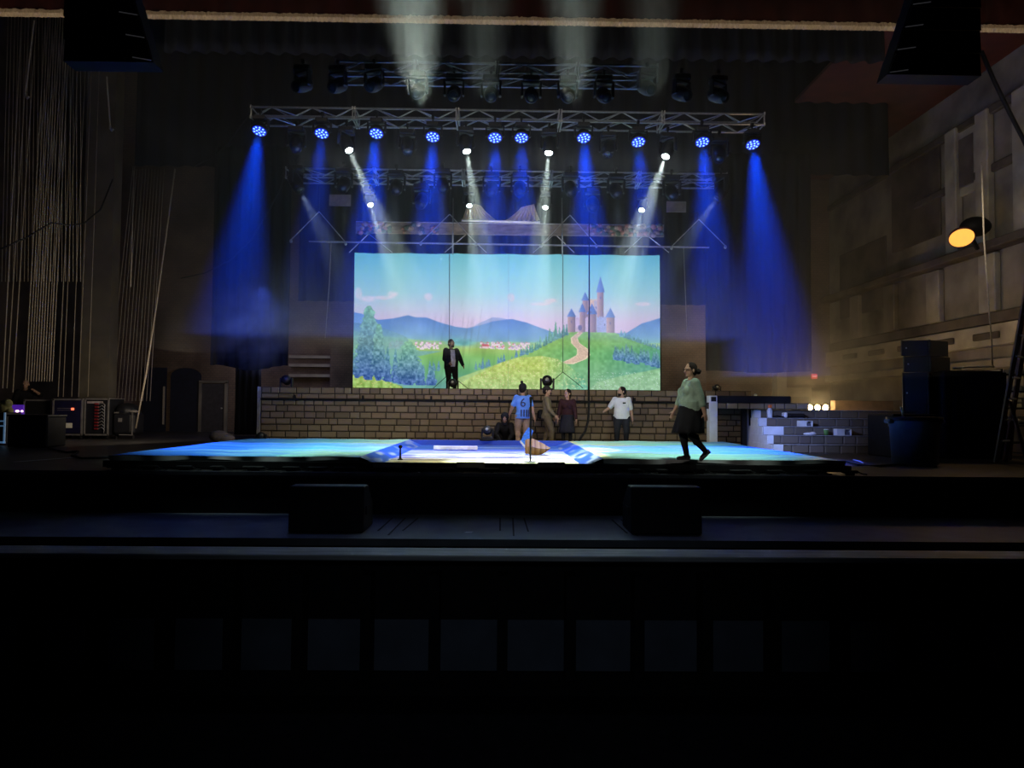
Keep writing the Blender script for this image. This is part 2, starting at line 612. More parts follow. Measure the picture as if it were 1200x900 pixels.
# house valance with its fringe
val = empty('valance', (0, 15.6, 9.6), 'dark red house valance with pale tan fringe along its lower edge', 'curtain')
x0, x1 = PX(-60, 15.6), PX(1260, 15.6)
zv = P(600, 26, 15.6).z
mb = MB().grid(lambda u, v: (x0 + (x1 - x0) * u, 15.6 + 0.05 * math.sin(u * 300), zv + (11.15 - zv) * v), 400, 4)
mb.build('valance_cloth', mat('dark_red_velvet', (0.030, 0.008, 0.007), 0.9, var=0.4, scale=2, spec=0.05), val, True)
mb = MB()
N = 520
for j in range(N + 1):
    u = j / N
    x = x0 + (x1 - x0) * u
    o1, o2 = rng.uniform(-.012, .02), rng.uniform(-.006, .006)
    yy = 15.54 + 0.012 * (j % 2)
    mb.v += [(x, yy, zv + 0.09 + o1), (x, yy - 0.03, zv), (x, yy, zv - 0.09 + o2)]
    mb.c += [None] * 3
for j in range(N):
    a = j * 3
    mb.f += [(a, a + 3, a + 4, a + 1), (a + 1, a + 4, a + 5, a + 2)]
mb.build('fringe', mat('tan_fringe', (0.46, 0.36, 0.25), 0.9, var=0.3, scale=40, stretch=(3, 1, 0.2), spec=0.1), val)
# ------------------------------------------------------------------ painted landscape drop
NZ = {}


def vnoise(X, Y, sc, seed):
    """smooth value noise on arrays"""
    if seed not in NZ:
        NZ[seed] = np.random.RandomState(seed).rand(256, 256)
    r = NZ[seed]
    x, y = X / sc, Y / sc
    xi, yi = np.floor(x).astype(int), np.floor(y).astype(int)
    fx, fy = x - xi, y - yi
    fx, fy = fx * fx * (3 - 2 * fx), fy * fy * (3 - 2 * fy)
    g = lambda a, b: r[a % 256, b % 256]
    return (g(xi, yi) * (1 - fx) + g(xi + 1, yi) * fx) * (1 - fy) + (g(xi, yi + 1) * (1 - fx) + g(xi + 1, yi + 1) * fx) * fy


def paint(X, Y):
    """colour of the drop; X runs 45..1120 and Y 50..530 over the cloth"""
    def C(*c):
        return np.array(c, float)

    def lerp(pos, cols, t):
        out = np.zeros(t.shape + (3,))
        for k in range(3):
            out[..., k] = np.interp(t, pos, [c[k] for c in cols])
        return out

    def over(mask, col):
        m = np.clip(mask, 0, 1)[..., None]
        img[:] = img * (1 - m) + col * m

    def edge(f, px, py, s=2.0):
        return np.clip((Y - np.interp(X, px, py)) / s + 0.5, 0, 1)
    n1, n2, n3 = vnoise(X, Y, 40, 1), vnoise(X, Y, 9, 2), vnoise(X, Y, 3.0, 3)
    img = lerp([50, 120, 190, 240, 290, 330], [(88, 184, 202), (118, 200, 210), (146, 206, 212), (182, 202, 214), (206, 188, 214), (208, 182, 212)], Y)
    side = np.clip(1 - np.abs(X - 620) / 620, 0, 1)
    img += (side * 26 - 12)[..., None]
    for cx, cy, rx, ry in ((180, 197, 22, 12), (150, 210, 40, 8), (305, 205, 16, 15), (95, 215, 32, 12), (595, 207, 14, 17), (735, 217, 26, 9), (700, 228, 40, 7), (60, 195, 14, 22), (1060, 225, 30, 8)):
        d = ((X - cx) / rx) ** 2 + ((Y - cy) / ry) ** 2
        over(np.clip(1.3 - d, 0, 1) * (0.35 + 0.4 * n2), C(232, 205, 216))
    # mountains
    over(edge(0, [45, 480, 530, 560, 720, 1120], [600, 300, 277, 280, 320, 600]) * 0.8, C(140, 160, 205))
    mt = lerp([260, 300, 340, 370], [(72, 128, 196), (88, 142, 206), (100, 158, 200), (120, 185, 185)], Y)
    over(edge(0, [45, 70, 130, 180, 235, 262, 300, 340, 400, 440, 480, 530, 600, 650, 720, 760, 1000, 1055, 1120], [264, 268, 290, 285, 273, 280, 280, 295, 313, 318, 308, 292, 284, 295, 322, 335, 330, 295, 276]), mt + (n1 * 24 - 12)[..., None])
    # valley floor
    mead = lerp([345, 375, 400, 440, 500, 530], [(112, 190, 160), (150, 195, 130), (158, 200, 100), (108, 180, 104), (92, 165, 130), (90, 160, 150)], Y)
    over(edge(0, [45, 120, 200, 260, 400, 700, 1120], [330, 345, 352, 360, 366, 366, 366]), mead + (n1 * 30 - 15)[..., None])
    over(np.clip(1.2 - ((X - 420) / 60) ** 2 - ((Y - 368) / 16) ** 2, 0, 1), C(80, 165, 165) + (n2 * 30)[..., None])
    # village
    r = np.random.RandomState(5)
    for k in range(170):
        if k < 90:
            cx, cy = r.uniform(488, 660), r.uniform(368, 392)
        else:
            cx, cy = r.choice([r.uniform(262, 350), r.uniform(170, 215)]), r.uniform(370, 392)
        w, h = r.uniform(3, 5), r.uniform(2.5, 4)
        roof = C(214, 96, 108) if r.rand() < 0.35 else C(176, 150, 196)
        over(((np.abs(X - cx) < w) & (np.abs(Y - cy) < h)).astype(float), C(226, 205, 214))
        over(((np.abs(X - cx) < w * (1 - (cy - h + 1 - Y) / 5)) & (Y < cy - h + 1) & (Y > cy - h - 4)).astype(float) * 0.9, roof)
    over(((np.abs(X - 505) < 12) & (np.abs(Y - 380) < 7)).astype(float), C(214, 88, 100))
    over(((np.abs(X - 505) < 10) & (np.abs(Y - 385) < 4)).astype(float), C(235, 200, 205))
    def pine0(cx, top, bot, w):
        t = np.clip((Y - top) / (bot - top), 0, 1)
        over(((np.abs(X - cx) < w * t) & (Y > top) & (Y < bot)) * 0.75, np.array([84, 138, 172.]) + ((n3 - 0.5) * 40)[..., None])
    # slopes under the mountains
    over(edge(0, [45, 140, 180, 230, 260], [300, 315, 330, 352, 400], 3) * 0.8, lerp([300, 355], [(72, 128, 176), (104, 168, 168)], Y) + (n2 * 16 - 8)[..., None])
    over(edge(0, [300, 420, 520, 640, 730, 900], [420, 352, 330, 326, 345, 420], 6) * np.clip((372 - Y) / 20, 0, 1) * 0.5, C(104, 158, 204))
    # middle meadows
    over(edge(0, [45, 270, 380, 480, 600, 1120], [900, 420, 395, 388, 395, 430]), lerp([385, 420, 470, 525], [(168, 200, 92), (120, 186, 92), (96, 172, 110), (96, 165, 150)], Y) + (n1 * 26 - 13)[..., None])
    for k in range(46):   # dim tree line below the meadows
        cx = r.uniform(470, 700) if k < 36 else r.uniform(275, 345)
        base = (np.interp(cx, [460, 560, 640, 700], [470, 446, 418, 392]) if k < 36 else 470) + r.uniform(-6, 4)
        pine0(cx, base - r.uniform(18, 40), base, 6)
    # big hill of the castle
    hill = lerp([320, 350, 400, 440, 480, 530], [(140, 196, 74), (120, 188, 80), (100, 180, 98), (104, 176, 108), (112, 180, 122), (120, 178, 130)], Y)
    hill += np.clip((820 - X) / 200, 0, 1)[..., None] * np.array([44, 14, -10]) - np.clip((X - 900) / 200, 0, 1)[..., None] * np.array([26, 18, -22])
    over(edge(0, [45, 400, 560, 640, 700, 760, 800, 840, 900, 960, 1020, 1120], [900, 500, 440, 412, 380, 350, 330, 320, 321, 330, 350, 385], 3), hill + (n2 * 26 - 13)[..., None])

    def pine(cx, top, bot, w, c_top, c_bot, seed, ragged=1.0):
        t = np.clip((Y - top) / (bot - top), 0, 1)
        nn = vnoise(X, Y, 7, seed)
        half = w * (0.10 + 0.90 * t ** (0.55 if w > 25 else 0.85)) * (0.70 + 0.60 * nn * ragged) * np.clip((1.06 - t) * (3.5 if w > 25 else 9), 0, 1)
        m = (np.abs(X - cx) < half) & (Y > top) & (Y < bot)
        col = np.array(c_top, float) * (1 - t[..., None]) + np.array(c_bot, float) * t[..., None]
        over(m.astype(float), col + ((nn - 0.5) * 60 + (n3 - 0.5) * 34)[..., None])
    r = np.random.RandomState(9)
    for k in range(16):   # ridge conifers
        cx = 655 + k * 9 + r.uniform(-3, 3)
        base = np.interp(cx, [640, 700, 760, 800], [412, 380, 350, 330]) + 5
        pine(cx, base - r.uniform(24, 46), base, 6, (96, 176, 140), (78, 146, 150), 20 + k)
    pine(752, 292, 345, 7, (92, 172, 130), (80, 150, 140), 40)
    pine(731, 315, 362, 7, (100, 180, 130), (80, 150, 140), 41)
    for k in range(22):   # conifers on the right slope
        cx = 978 + k * 7 + r.uniform(-3, 3)
        base = np.interp(cx, [960, 1020, 1120], [332, 352, 386]) + 4
        pine(cx, base - r.uniform(12, 28), base, 5, (84, 150, 170), (84, 150, 160), 60 + k)
    for k in range(34):
        cx = r.uniform(958, 1120)
        base = np.interp(cx, [955, 1120], [424, 452]) + r.uniform(-10, 6)
        pine(cx, base - r.uniform(26, 58), base, 9, (86, 150, 140), (70, 118, 170), 90 + k)
    # path winding up the hill
    for (ys, cs, ws, col) in (([318, 330, 350, 368, 390, 410, 425, 442], [843, 838, 817, 822, 848, 850, 830, 790], [7, 9, 12, 15, 20, 24, 28, 26], C(226, 204, 170)),
                              ([320, 330, 350, 368, 390, 410, 425, 440], [843, 838, 818, 823, 848, 849, 829, 792], [4, 6, 8, 11, 15, 18, 22, 20], C(206, 176, 150))):
        cc, ww = np.interp(Y, ys, cs), np.interp(Y, ys, ws)
        over(((np.abs(X - cc) < ww) & (Y > ys[0]) & (Y < ys[-1])).astype(float), col + (n3 * 26 - 13)[..., None])
    # front hills, flowered
    fh = lerp([410, 450, 530], [(178, 206, 96), (176, 200, 84), (160, 196, 110)], Y)
    fh -= np.clip((X - 700) / 160, 0, 1)[..., None] * np.array([66, 16, -40])
    fm = edge(0, [45, 395, 430, 500, 560, 620, 700, 760, 800, 850, 880, 1120], [900, 532, 508, 470, 440, 422, 414, 425, 450, 490, 560, 900], 3)
    over(fm, fh + (n2 * 40 - 20)[..., None])
    over(edge(0, [45, 860, 900, 1000, 1060, 1120], [900, 545, 505, 480, 468, 455], 4) * 0.9, lerp([455, 530], [(132, 190, 130), (140, 190, 140)], Y) + (n2 * 30 - 15)[..., None])
    lf = edge(0, [45, 90, 150, 215, 240], [464, 480, 505, 527, 560], 3)
    over(lf, lerp([460, 530], [(168, 190, 86), (140, 186, 80)], Y) + (n2 * 50 - 25)[..., None])
    spk = vnoise(X, Y, 2.4, 77)
    over(((spk > 0.80) & (fm > 0.5)).astype(float) * 0.7, C(226, 222, 160))
    over(((spk > 0.84) & (lf > 0.5)).astype(float) * 0.7, C(230, 190, 120))
    over(((spk < 0.12) & (fm > 0.5) & (X < 640)).astype(float) * 0.5, C(206, 140, 90))
    over(((spk > 0.82) & (Y > 470) & (X > 880)).astype(float) * 0.6, C(206, 226, 226))
    # trees on the left
    for (cx, top, bot, w, s) in ((60, 380, 500, 26, 1), (98, 240, 505, 52, 2), (133, 304, 508, 30, 3), (165, 385, 512, 16, 4), (192, 392, 515, 15, 5), (215, 420, 520, 16, 6), (238, 366, 524, 56, 7), (318, 455, 524, 20, 8), (280, 440, 524, 20, 9)):
        pine(cx, top, bot, w, (118, 190, 140) if w > 25 else (96, 160, 160), (54, 92, 168), 200 + s, 1.1)
    # plain little castle: square keep, two wings and round corner towers
    stone, shade, roof = C(206, 180, 190), C(150, 160, 205), C(92, 132, 196)

    def tower(cx, top, bot, w, rh):
        t = (X - cx) / w
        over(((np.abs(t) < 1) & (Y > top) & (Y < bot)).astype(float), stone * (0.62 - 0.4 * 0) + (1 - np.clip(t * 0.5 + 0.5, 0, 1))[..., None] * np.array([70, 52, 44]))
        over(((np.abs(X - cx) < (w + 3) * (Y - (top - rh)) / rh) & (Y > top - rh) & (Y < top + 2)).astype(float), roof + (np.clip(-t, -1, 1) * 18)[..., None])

    def blockw(x0, x1, top, bot, c):
        over(((X > x0) & (X < x1) & (Y > top) & (Y < bot)).astype(float), c + (n2 * 16 - 8)[..., None])
        over(((X > x0) & (X < x1) & (Y > top - 4) & (Y <= top) & (np.mod(X - x0, 8) < 5)).astype(float), c)
    blockw(852, 914, 212, 322, C(224, 190, 160))
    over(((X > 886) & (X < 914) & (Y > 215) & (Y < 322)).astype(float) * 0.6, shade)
    tower(856, 212, 322, 10, 30)
    tower(910, 182, 322, 12, 56)
    blockw(804, 872, 278, 326, C(200, 178, 204))
    blockw(896, 952, 276, 328, C(156, 168, 212))
    tower(808, 272, 328, 13, 30)
    tower(846, 254, 328, 10, 32)
    tower(880, 262, 328, 15, 38)
    tower(945, 274, 330, 14, 34)
    for cx, cy in ((838, 312),):
        over((((X - cx) / 7) ** 2 + ((Y - cy) / 10) ** 2 < 1).astype(float), C(110, 110, 150))
    for cx, cy in ((876, 240), (894, 240), (876, 256), (894, 258), (911, 205), (925, 300), (808, 292), (944, 296)):
        over(((np.abs(X - cx) < 2.2) & (np.abs(Y - cy) < 4)).astype(float) * 0.8, C(96, 100, 150))
    # seams of the cloth, and the shade of its creases painted in
    for sx in (380, 587, 780):
        over((np.abs(X - sx) < 1.2).astype(float) * 0.22, C(70, 90, 110))
    cr = vnoise(X + (Y - 50) * 0.12, Y * 0.08, 6, 55)
    img *= (1 - 0.10 * np.clip((cr - 0.62) * 5, 0, 1) * np.clip(1 - np.abs(X - 430) / 210, 0, 1) * np.clip((Y - 180) / 100, 0, 1))[..., None]
    g = img.mean(axis=2, keepdims=True)
    img = g + (img - g) * 0.80 + np.array([0, 0, 3])
    img = np.clip(img, 0, 255) / 255.0
    return np.where(img <= 0.04045, img / 12.92, ((img + 0.055) / 1.055) ** 2.4)


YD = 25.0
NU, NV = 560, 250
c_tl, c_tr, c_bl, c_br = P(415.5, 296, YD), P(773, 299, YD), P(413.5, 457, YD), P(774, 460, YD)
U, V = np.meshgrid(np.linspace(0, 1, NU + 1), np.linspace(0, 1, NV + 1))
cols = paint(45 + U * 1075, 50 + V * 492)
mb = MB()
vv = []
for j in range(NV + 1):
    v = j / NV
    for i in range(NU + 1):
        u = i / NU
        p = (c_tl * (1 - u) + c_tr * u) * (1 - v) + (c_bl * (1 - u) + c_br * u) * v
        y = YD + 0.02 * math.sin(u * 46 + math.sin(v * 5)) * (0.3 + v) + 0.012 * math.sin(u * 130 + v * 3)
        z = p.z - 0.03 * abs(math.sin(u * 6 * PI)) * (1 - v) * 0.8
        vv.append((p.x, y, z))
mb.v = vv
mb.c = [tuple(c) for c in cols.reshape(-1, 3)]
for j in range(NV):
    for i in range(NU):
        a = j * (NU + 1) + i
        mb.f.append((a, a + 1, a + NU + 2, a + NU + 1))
drop = mb.build('painted_drop', attr_mat('glowing_painted_cloth', 0.9, emit=1.08, diff=0.3), smooth=True)  # cloth glows by itself in place of light falling on it
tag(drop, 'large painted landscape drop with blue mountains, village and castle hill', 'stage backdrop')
# ------------------------------------------------------------------ trusses
Y1, Y2, Y3 = 17.0, 19.7, 14.5


def make_truss(pxa, pya, pxb, pyb, Y, h, b, nsec, label, m, cuts=None):
    A, B = P(pxa, pya, Y), P(pxb, pyb, Y)
    zt = (A.z + B.z) / 2
    root = empty('hanging_truss', ((A.x + B.x) / 2, Y + b / 2, zt - h), label, 'truss')
    L = (B.x - A.x) / nsec
    for s in range(nsec):
        xa, xb = A.x + s * L + 0.03, A.x + (s + 1) * L - 0.03
        mb = MB()
        rc, rb = 0.027, 0.014
        cs = [(Y, zt), (Y, zt - h), (Y + b, zt), (Y + b, zt - h)]
        for (y, z) in cs:
            mb.tube((xa, y, z), (xb, y, z), rc, n=8)
        n = max(2, int(round((xb - xa) / 0.5)))
        for (y, z), (y2, z2) in ((cs[0], cs[1]), (cs[2], cs[3]), (cs[0], cs[2]), (cs[1], cs[3])):
            for k in range(n):
                x0, x1 = xa + (xb - xa) * k / n, xa + (xb - xa) * (k + 1) / n
                if k % 2:
                    mb.tube((x0, y, z), (x1, y2, z2), rb, n=6)
                else:
                    mb.tube((x0, y2, z2), (x1, y, z), rb, n=6)
        for x in (xa, xb):
            for (y, z), (y2, z2) in ((cs[0], cs[1]), (cs[2], cs[3]), (cs[0], cs[2]), (cs[1], cs[3])):
                mb.tube((x, y, z), (x, y2, z2), 0.02, n=6)
            for (y, z) in cs:
                mb.box((x, y, z), (0.03, 0.08, 0.08))
        mb.build('truss_section', m, root)
    return root, zt, h, b


T1 = make_truss(293, 123, 897, 136, Y1, 0.25, 0.52, 5, 'long silver box truss carrying the row of blue wash lights', m_steel)
T2 = make_truss(334, 195, 853, 206, Y2, 0.25, 0.52, 5, 'silver box truss behind and below the blue lights, above the painted drop', m_steel)
T3 = make_truss(392, 72, 772, 77, Y3, 0.30, 0.4, 4, 'dim dark truss high at the front, under the black border', mat('dull_grey_metal', (0.16, 0.17, 0.18), 0.5, 0.7))

# ------------------------------------------------------------------ lanterns
m_body = mat('lantern_black', (0.018, 0.018, 0.022), 0.45, var=0.2, scale=10)
m_glass = mat('dark_lens_glass', (0.03, 0.04, 0.06), 0.12, var=0.1, scale=4, spec=0.8)
m_lit = mat('white_hot_lens', (0.9, 0.95, 0.95), 0.3, var=0.02, emit=(0.85, 1.0, 0.97), es=45)
m_cell = mat('blue_led_cell', (0.2, 0.3, 0.9), 0.3, var=0.05, emit=srgb(110, 150, 255), es=3.2)
m_face = mat('blue_led_face', (0.01, 0.02, 0.2), 0.3, var=0.1, emit=(0.0, 0.02, 0.9), es=0.7)


def fixture_mesh(kind):
    """meshes of one lantern kind, hung from the origin; the head turns about (0,0,-drop)"""
    f = {}
    if kind == 'wash':
        drop = 0.30
        f['base'] = MB().bbox((0, 0, -0.06), (0.30, 0.22, 0.11), 0.02).mesh('base', m_body)
        f['clamp'] = MB().tube((0, 0, 0), (0, 0, 0.10), 0.02).lathe([(0.035, -0.03), (0.05, -0.03), (0.05, 0.03), (0.035, 0.03)], (0, 0, 0.12), (1, 0, 0), 12).mesh('clamp', m_iron)
        y = MB()
        for s in (-1, 1):
            y.bbox((s * 0.21, 0, -0.21), (0.035, 0.09, 0.26), 0.012)
        y.bbox((0, 0, -0.12), (0.44, 0.10, 0.03), 0.01)
        f['yoke'] = y.mesh('yoke', m_body)
        f['head'] = MB().lathe([(0.0, 0.13), (0.10, 0.13), (0.15, 0.07), (0.185, -0.02), (0.185, -0.07), (0.165, -0.075)], n=24).mesh('head', m_body, True)
        f['lens'] = MB().lathe([(0.165, -0.078), (0.16, -0.082), (0.0, -0.084)], n=24).mesh('lens', m_face)
        c = MB()
        for k in range(4):
            a = k * PI / 2 + 0.4
            c.blob((0.052 * math.cos(a), 0.052 * math.sin(a), -0.086), (0.026, 0.026, 0.012), nu=8, nv=4)
        for k in range(9):
            a = k * 2 * PI / 9
            c.blob((0.122 * math.cos(a), 0.122 * math.sin(a), -0.086), (0.026, 0.026, 0.012), nu=8, nv=4)
        f['led_cells'] = c.mesh('led_cells', m_cell)
    else:
        drop = 0.40
        f['base'] = MB().bbox((0, 0, -0.06), (0.36, 0.26, 0.12), 0.02).mesh('base', m_body)
        f['clamp'] = MB().tube((0, 0, 0), (0, 0, 0.10), 0.02).lathe([(0.035, -0.03), (0.05, -0.03), (0.05, 0.03), (0.035, 0.03)], (0, 0, 0.12), (1, 0, 0), 12).mesh('clamp', m_iron)
        y = MB()
        for s in (-1, 1):
            y.bbox((s * 0.20, 0, -0.28), (0.045, 0.12, 0.34), 0.015)
        y.bbox((0, 0, -0.135), (0.44, 0.13, 0.04), 0.01)
        f['yoke'] = y.mesh('yoke', m_body)
        f['head'] = MB().lathe([(0.0, 0.24), (0.10, 0.24), (0.145, 0.18), (0.155, 0.0), (0.14, -0.14), (0.11, -0.20), (0.095, -0.205)], n=24).mesh('head', m_body, True)
        f['lens'] = MB().lathe([(0.095, -0.2), (0.07, -0.215), (0.0, -0.225)], n=20).mesh('lens', m_glass, True)
        f['ring'] = MB().lathe([(0.095, -0.20), (0.115, -0.20), (0.115, -0.225), (0.095, -0.225)], n=24, cap=False).mesh('ring', m_iron, True)
    return f, drop


FM = {k: fixture_mesh(k) for k in ('wash', 'beam')}
beam_lit = FM['beam'][0]['lens'].copy()
beam_lit.materials[0] = m_lit


def fixture(kind, loc, d, label, group, lit=False, scale=1.0, name=None, cat='stage light'):
    meshes, drop = FM[kind]
    d = Vector(d).normalized()
    root = empty(name or ('wash_spotlight' if kind == 'wash' else 'moving_spotlight'), loc, label, cat, group)
    root.scale = (scale,) * 3
    pan = math.atan2(d.x, -d.y) if (abs(d.x) + abs(d.y)) > 1e-3 else 0.0
    for part in ('base', 'clamp', 'yoke', 'head'):
        o = bpy.data.objects.new(part, meshes[part])
        COL.objects.link(o)
        o.parent = root
        if part == 'yoke':
            o.rotation_euler = (0, 0, pan)
        if part == 'head':
            o.location = (0, 0, -drop)
            o.rotation_euler = d.to_track_quat('-Z', 'Y').to_euler()
            head = o
    for part in ('lens', 'led_cells', 'ring'):
        if part in meshes:
            o = bpy.data.objects.new(part, beam_lit if (part == 'lens' and lit) else meshes[part])
            COL.objects.link(o)
            o.parent = head
    return Vector(loc) + Vector((0, 0, -drop * scale)), d


ORD = ['leftmost', 'second', 'third', 'fourth', 'fifth', 'sixth', 'seventh', 'eighth', 'ninth', 'tenth', 'eleventh', 'twelfth', 'thirteenth', 'fourteenth', 'fifteenth', 'sixteenth', 'seventeenth', 'eighteenth', 'nineteenth', 'twentieth', 'twenty-first', 'twenty-second', 'twenty-third', 'twenty-fourth', 'twenty-fifth', 'twenty-sixth', 'twenty-seventh', 'twenty-eighth', 'twenty-ninth', 'thirtieth']


def nth(k, n):
    if k == 0:
        return 'leftmost'
    if k == n - 1:
        return 'rightmost'
    return ORD[k] + ' from the left'


WHITE = (0.80, 1.0, 0.95)
BLUE = (0.0, 0.055, 1.0)
LEDS = [(304, 155, -.06), (377, 158, -.02), (441, 158, -.03), (507, 162, 0), (580, 163, 0), (611, 163, .02), (684, 163, .04), (748, 168, .04), (823, 168, .03), (882, 171, .05)]
LEDP = [1.0, 0.35, 1.1, 0.9, 0.8, 0.8, 1.2, 0.6, 1.0, 1.3]
KLED, K1, K2, K3 = 9500, 7000, 4800, 8000
for i, (x, y, dx) in enumerate(LEDS):
    p = P(x, y, Y1 - 0.28)
    d = Vector((dx, -0.42, -0.9))
    q, d = fixture('wash', p + Vector((0, 0.03, 0.40)), d, 'blue-lit LED wash light on the front truss, %s of the ten' % nth(i, 10), 'blue wash lights on the front truss')
    sp = spot('blue_beam_lamp', p + d * 0.12, p + Vector((dx * 6, -0.8, -6)), KLED * LEDP[i], BLUE, 27, 1.0, 0.12)
HEADS1 = [(347, 175, 0), (409, 176, 1), (478, 178, 0), (547, 177, 1), (643, 179, 1), (712, 181, 0), (780, 183, 1), (843, 187, 0)]
AIM1 = {409: (474, 320), 547: (572, 330), 643: (628, 330), 780: (728, 330)}
for i, (x, y, lit) in enumerate(HEADS1):
    p = P(x, y, Y1 - 0.30)
    if lit:
        t = P(*AIM1[x], Y1)
        t = P(*AIM1[x], Y1 - 1.75)
        d = (t - p).normalized()
    else:
        d = Vector((0.15 if x < 600 else -0.15, -0.55, -0.8)).normalized()
    pivot = p - d * 0.2
    fixture('beam', pivot + Vector((0, 0, 0.40)), d, ('white-lit' if lit else 'unlit black') + ' moving head under the front truss, %s of eight' % nth(i, 8), 'moving heads on the front truss', bool(lit))
    if lit:
        spot('white_beam_lamp', p + d * 0.06, p + d * 5, K1, WHITE, 12.5 if x != 780 else 15, 0.5, 0.04)
        if x == 780:
            pass
HEADS2 = [(351, 222, 2), (401, 221, 0), (434, 240, 1), (464, 224, 0), (492, 240, 0), (519, 222, 0), (550, 241, 1), (576, 226, 0), (609, 226, 0), (639, 243, 1), (670, 226, 0), (695, 244, 0), (724, 228, 0), (752, 246, 1), (789, 230, 0), (840, 232, 2)]
AIM2 = {434: (458, 320), 550: (556, 330), 639: (637, 330), 752: (734, 330)}
for i, (x, y, lit) in enumerate(HEADS2):
    p = P(x, y, Y2 - 0.36)
    if lit == 1:
        t = P(*AIM2[x], Y2)
        t = P(*AIM2[x], Y2 - 1.8)
        d = (t - p).normalized()
    elif lit == 2:
        d = Vector((0.45 if x < 600 else -0.55, -0.15, -0.8)).normalized()
    else:
        d = Vector((rng.uniform(-.1, .1), -0.75, -0.65)).normalized()
    sc = 0.8 if lit == 1 else 1.15
    pivot = p - d * 0.2 * sc
    fixture('beam', pivot + Vector((0, 0, 0.40 * sc)), d, ('white-lit' if lit == 1 else 'dark') + ' moving head under the rear truss, %s of sixteen' % nth(i, 16), 'moving heads on the rear truss', lit == 1, sc)
    if lit == 1:
        spot('white_beam_lamp', p + d * 0.06, p + d * 5, K2, WHITE, 11, 0.5, 0.03)
    elif lit == 2:
        spot('pale_beam_lamp', p + d * 0.08, p + d * 5, K2 * 0.2, (0.5, 0.68, 1.0), 22, 0.7, 0.06)
    elif x in (464, 492, 519, 576, 609, 670, 724):
        spot('pale_beam_lamp', p + Vector((0, 0, -0.1)), p + Vector((0, 0.2, -5)), K2 * 0.07, (0.55, 0.75, 1.0), 26, 0.8, 0.12)
HEADS3 = [(344, 103, -.5), (387, 104, -.4), (432, 103, -.25), (486, 111, -.1), (531, 114, 0), (575, 115, 0), (623, 116, 0), (667, 116, .05), (711, 116, .1), (765, 107, .3), (808, 114, .45), (852, 116, .5)]
for i, (x, y, dx) in enumerate(HEADS3):
    p = P(x, y, Y3 - 0.40)
    d = Vector((dx, -0.8, -0.55)).normalized()
    pivot = p - d * 0.26
    fixture('beam', pivot + Vector((0, 0, 0.40)), d, 'dim grey moving head high above the front truss, %s of twelve' % nth(i, 13), 'moving heads on the high truss', False, 0.95)
for x, pw, xt, w in ((492, 1.0, 478, 24), (568, 0.16, 566, 20), (672, 0.42, 672, 20), (764, 0.16, 766, 18)):
    p = P(x, 118, Y3 - 0.6)
    t = P(xt, -60, Y3 - 3.6)
    spot('upward_beam_lamp', p, t, K3 * pw, (0.82, 1.0, 0.88), w, 0.7, 0.3)


# ------------------------------------------------------------------ bridles, pipes and lines
def pipe(name, pts, r, m, label, cat, group=None, n=8):
    o = MB().path(pts, r, n).build(name, m, smooth=True)
    return tag(o, label, cat, group)


YP = 21.5
pipe('batten_pipe', [P(362, 283, YP), P(596, 286.5, YP), P(831, 290, YP)], 0.026, m_white, 'thin silver batten pipe spanning just above the painted drop', 'pipe')
for i, (ax, ay, bx0, by0, bx1, by1) in enumerate(((374, 248, 341, 281, 405, 284), (527, 251, 493, 284, 558, 285), (668, 252, 634, 287, 699, 287), (819, 257, 787, 289, 850, 288))):
    q = empty('bridle_sling', P(ax, ay, YP), 'pale inverted-V bridle sling above the batten pipe, %s of four' % nth(i, 4), 'rigging sling', 'bridle slings over the batten pipe')
    for (bx, by) in ((bx0, by0), (bx1, by1)):
        MB().path([P(ax, ay, YP), P(bx, by, YP)], 0.015).build('sling_leg', mat('pale_webbing', (0.6, 0.6, 0.58), 0.7), q)
        MB().blob(P(bx, by + 1.5, YP), (0.045, 0.045, 0.06)).build('shackle', m_steel, q, True)
    MB().path([P(ax, ay, YP), P(ax + 0.6, ay - 30, YP)], 0.015).build('lift_wire', m_iron, q)
# triangular ties that hold the drop to its batten
for i, (ax, bx0, bx1) in enumerate(((432, 409, 460), (547, 521, 570), (650, 625, 673), (756, 732, 784))):
    q = empty('tie_sling', P(ax, 272, YD - 0.1), 'faint grey tie sling on the drop top hem, %s of four' % nth(i, 4), 'rigging sling', 'tie slings on the drop')
    for bx in (bx0, bx1):
        MB().path([P(ax, 274, YD - 0.1), P(bx, 296, YD - 0.1)], 0.014).build('tie', m_steel, q)
# vertical lines crossing the drop
pipe('drop_line', [P(531, 232, 21), P(530.5, 298, 21)], 0.02, m_steel, 'pale vertical line from rear truss down to the drop, left of the swags', 'rigging line')
pipe('drop_line', [P(658.5, 232, 21), P(659, 300, 21)], 0.02, m_steel, 'pale vertical line from rear truss down to the drop, right of the swags', 'rigging line')
for i, (px, yb) in enumerate(((526.5, 438), (659.5, 436))):
    q = empty('cable_sling', P(px, yb, 24.2), 'thin dark splitting sling before the drop, ' + ('behind the man on the wall' if i == 0 else 'above the man in the cap'), 'rigging sling')
    MB().path([P(px, 298, 24.2), P(px, yb, 24.2)], 0.010).build('wire', m_iron, q)
    MB().path([P(px, yb, 24.2), P(px - 21, yb + 19, 24.2)], 0.012).build('sling_leg', m_iron, q)
    MB().path([P(px, yb, 24.2), P(px + 24, yb + 19, 24.2)], 0.012).build('sling_leg', m_iron, q)
YK = 20.6
pts = [P(690.5, 240, YK), P(690.5, 350, YK), P(690, 430, YK), P(690, 480, YK), P(689, 494, YK - 0.05), P(686, 505, YK - 0.1), P(681, 512, YK - 0.15), P(678, 519, YK - 0.2)]
pipe('power_cable', pts, [0.015, 0.02, 0.03, 0.034, 0.034, 0.034, 0.034, 0.034], m_black, 'black cable hanging from the rear truss across the drop and brick wall', 'cable')
